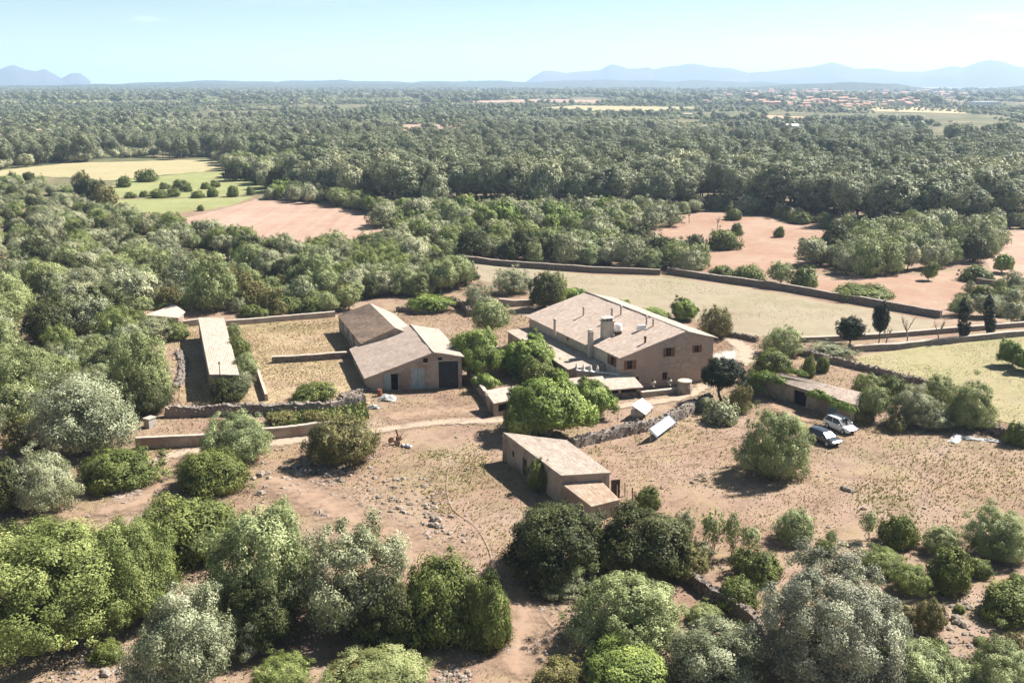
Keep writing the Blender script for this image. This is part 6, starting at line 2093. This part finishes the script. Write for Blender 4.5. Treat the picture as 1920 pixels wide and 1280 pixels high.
def tufts(name, n, poly, seed, hts, mats, thr, sc=9.0, blades=4, avoid=0.45):
    rng = np.random.default_rng(seed)
    w = np.array([P(*q)[:2] for q in poly])
    x = rng.uniform(w[:, 0].min(), w[:, 0].max(), n * 4); y = rng.uniform(w[:, 1].min(), w[:, 1].max(), n * 4)
    k = inpoly(x, y, w) & keep_clear(x, y)
    k &= fbm(x / sc, y / sc, seed, 5) > thr + rng.uniform(-0.12, 0.12, len(x))
    x, y = x[k][:n], y[k][:n]
    m = len(x)
    h = rng.uniform(*hts, m)
    q = []
    tint = []
    tt = np.clip(fbm(x / 5, y / 5, seed + 4, 4) * 1.6 - 0.35 + rng.normal(0, 0.18, m), 0, 1)
    for b_ in range(blades):
        a = rng.uniform(0, 6.28, m); ln = rng.uniform(0.2, 0.9, m) * h
        wd = h * rng.uniform(0.18, 0.34, m)
        ca, sa = np.cos(a), np.sin(a)
        bx_, by_ = x + rng.normal(0, 0.12, m) * h, y + rng.normal(0, 0.12, m) * h
        z = np.zeros(m)
        p0 = np.stack([bx_ - sa * wd, by_ + ca * wd, z - 0.02], 1); p1 = np.stack([bx_ + sa * wd, by_ - ca * wd, z - 0.02], 1)
        p2 = np.stack([bx_ + ca * ln + sa * wd * .35, by_ + sa * ln - ca * wd * .35, h * rng.uniform(0.6, 1, m)], 1); p3 = np.stack([bx_ + ca * ln - sa * wd * .35, by_ + sa * ln + ca * wd * .35, h * rng.uniform(0.6, 1, m)], 1)
        q.append(np.stack([p0, p1, p2, p3], 1)); tint.append(np.clip(tt + rng.normal(0, 0.1, m), 0, 1))
    return tag(link(name, leaf_mesh(name, [(np.concatenate(q), np.concatenate(tint), 0)], [mats])), kind='stuff')


leafmat('grass_dry', (0.22, 0.165, 0.09), (0.35, 0.265, 0.15), (0.46, 0.36, 0.22), 0.2, 0.1, 0.0)
leafmat('grass_green', (0.10, 0.13, 0.04), (0.19, 0.21, 0.07), (0.34, 0.31, 0.13), 0.2, 0.1, 0.0)
leafmat('grass_dark', (0.09, 0.075, 0.04), (0.16, 0.13, 0.065), (0.25, 0.2, 0.1), 0.2, 0.1, 0.0)
leafmat('grass_mid', (0.20, 0.195, 0.07), (0.32, 0.29, 0.12), (0.45, 0.39, 0.19), 0.2, 0.1, 0.0)
OPEN = [(-120, 800), (300, 600), (640, 592), (900, 560), (1000, 600), (1400, 630), (1600, 670), (1990, 780), (2150, 1330), (-150, 1330)]
YARD = [(345, 612), (640, 594), (700, 735), (690, 760), (330, 780)]
tufts('dry_grass', 85000, OPEN, 31, (0.05, 0.17), 'grass_dry', 0.40, blades=3)
tufts('dry_grass', 24000, YARD, 32, (0.06, 0.2), 'grass_dry', 0.36)
tufts('green_weeds', 9000, OPEN, 33, (0.07, 0.26), 'grass_mid', 0.58, 9.0)
tufts('green_weeds', 1800, YARD, 34, (0.1, 0.3), 'grass_mid', 0.54, 6.0)
tufts('brown_weeds', 1800, OPEN, 35, (0.06, 0.2), 'grass_dark', 0.50, 7.0)
tufts('field_weeds', 5000, [(880, 500), (1240, 525), (1480, 560), (1740, 610), (1500, 633), (1330, 610), (960, 535)], 36, (0.05, 0.16), 'grass_mid', 0.50, 10.0)
tufts('meadow_grass', 9000, [(1590, 674), (1990, 622), (2040, 790), (1860, 785), (1640, 693)], 37, (0.05, 0.16), 'grass_mid', 0.46, 9.0)
tufts('green_weeds', 800, [(790, 845), (905, 840), (945, 960), (830, 965), (770, 900)], 61, (0.06, 0.24), 'grass_mid', 0.44, 4.0)
tufts('green_weeds', 380, [(1590, 905), (1700, 890), (1725, 970), (1600, 985)], 62, (0.08, 0.26), 'grass_mid', 0.5, 4.0)
tufts('green_weeds', 420, [(1650, 850), (1930, 860), (1930, 960), (1740, 950)], 63, (0.06, 0.22), 'grass_mid', 0.55, 4.0)
tufts('green_weeds', 500, [(1070, 850), (1330, 770), (1390, 800), (1200, 870)], 64, (0.06, 0.24), 'grass_mid', 0.50, 4.0)
tufts('yard_weeds', 1500, [(505, 772), (680, 760), (690, 790), (510, 806)], 38, (0.3, 0.9), 'grass_green', 0.40, 6.0)


def rubble(name, n, poly, seed, thr, sizes, mat, sc=7.0):
    rng = random.Random(seed); rn = np.random.default_rng(seed)
    w = np.array([P(*q)[:2] for q in poly])
    x = rn.uniform(w[:, 0].min(), w[:, 0].max(), n * 8); y = rn.uniform(w[:, 1].min(), w[:, 1].max(), n * 8)
    k = inpoly(x, y, w) & keep_clear(x, y) & (fbm(x / sc, y / sc, seed, 5) > thr + rn.uniform(-0.08, 0.08, len(x)))
    m = MB()
    for a, b in list(zip(x[k], y[k]))[:n]:
        r_ = sizes[0] + (sizes[1] - sizes[0]) * rng.random() ** 3
        m.rockat((a, b, r_ * 0.2), r_, rng, 0.6)
    return tag(link(name, m.mesh(name, mat)), kind='stuff')


rubble('rubble', 1800, OPEN, 51, 0.57, (0.05, 0.26), 'rock')
rubble('rubble', 420, [(560, 860), (640, 840), (740, 850), (880, 960), (880, 1040), (780, 1040), (640, 960)], 52, 0.48, (0.08, 0.4), 'rock', 4.0)
rubble('rubble', 220, [(470, 885), (520, 870), (650, 860), (660, 900), (540, 935), (480, 930)], 53, 0.44, (0.1, 0.45), 'rock', 3.0)
rubble('rubble', 110, [(195, 915), (240, 905), (275, 930), (230, 950)], 54, 0.38, (0.1, 0.4), 'rock', 3.0)
rubble('rubble', 700, [(100, 1180), (260, 1120), (420, 1290), (60, 1330)], 55, 0.5, (0.05, 0.28), 'rock', 4.0)
rubble('rubble', 700, [(760, 1240), (960, 1150), (1090, 1120), (1090, 1310), (760, 1310)], 56, 0.5, (0.05, 0.28), 'rock', 4.0)
rubble('rubble', 600, [(1700, 1100), (1940, 1120), (1990, 1310), (1680, 1310)], 57, 0.5, (0.05, 0.3), 'rock', 4.0)

# ------------------------------------------------------------------ the air
hz = MB()
hz.box((0, 0, 165.0), (64000, 64000, 347.0))
hm = bpy.data.materials.new('mat_haze'); hm.use_nodes = True
hn = hm.node_tree; hn.nodes.clear()
ho = hn.nodes.new('ShaderNodeOutputMaterial'); hv = hn.nodes.new('ShaderNodeVolumePrincipled')
hv.inputs['Color'].default_value = (0.56, 0.74, 1.0, 1)
hv.inputs['Density'].default_value = 0.00012
hv.inputs['Anisotropy'].default_value = 0.2
hn.links.new(hv.outputs[0], ho.inputs['Volume'])
M['mat_haze'] = hm
tag(link('haze', hz.mesh('haze', 'mat_haze')), kind='stuff')
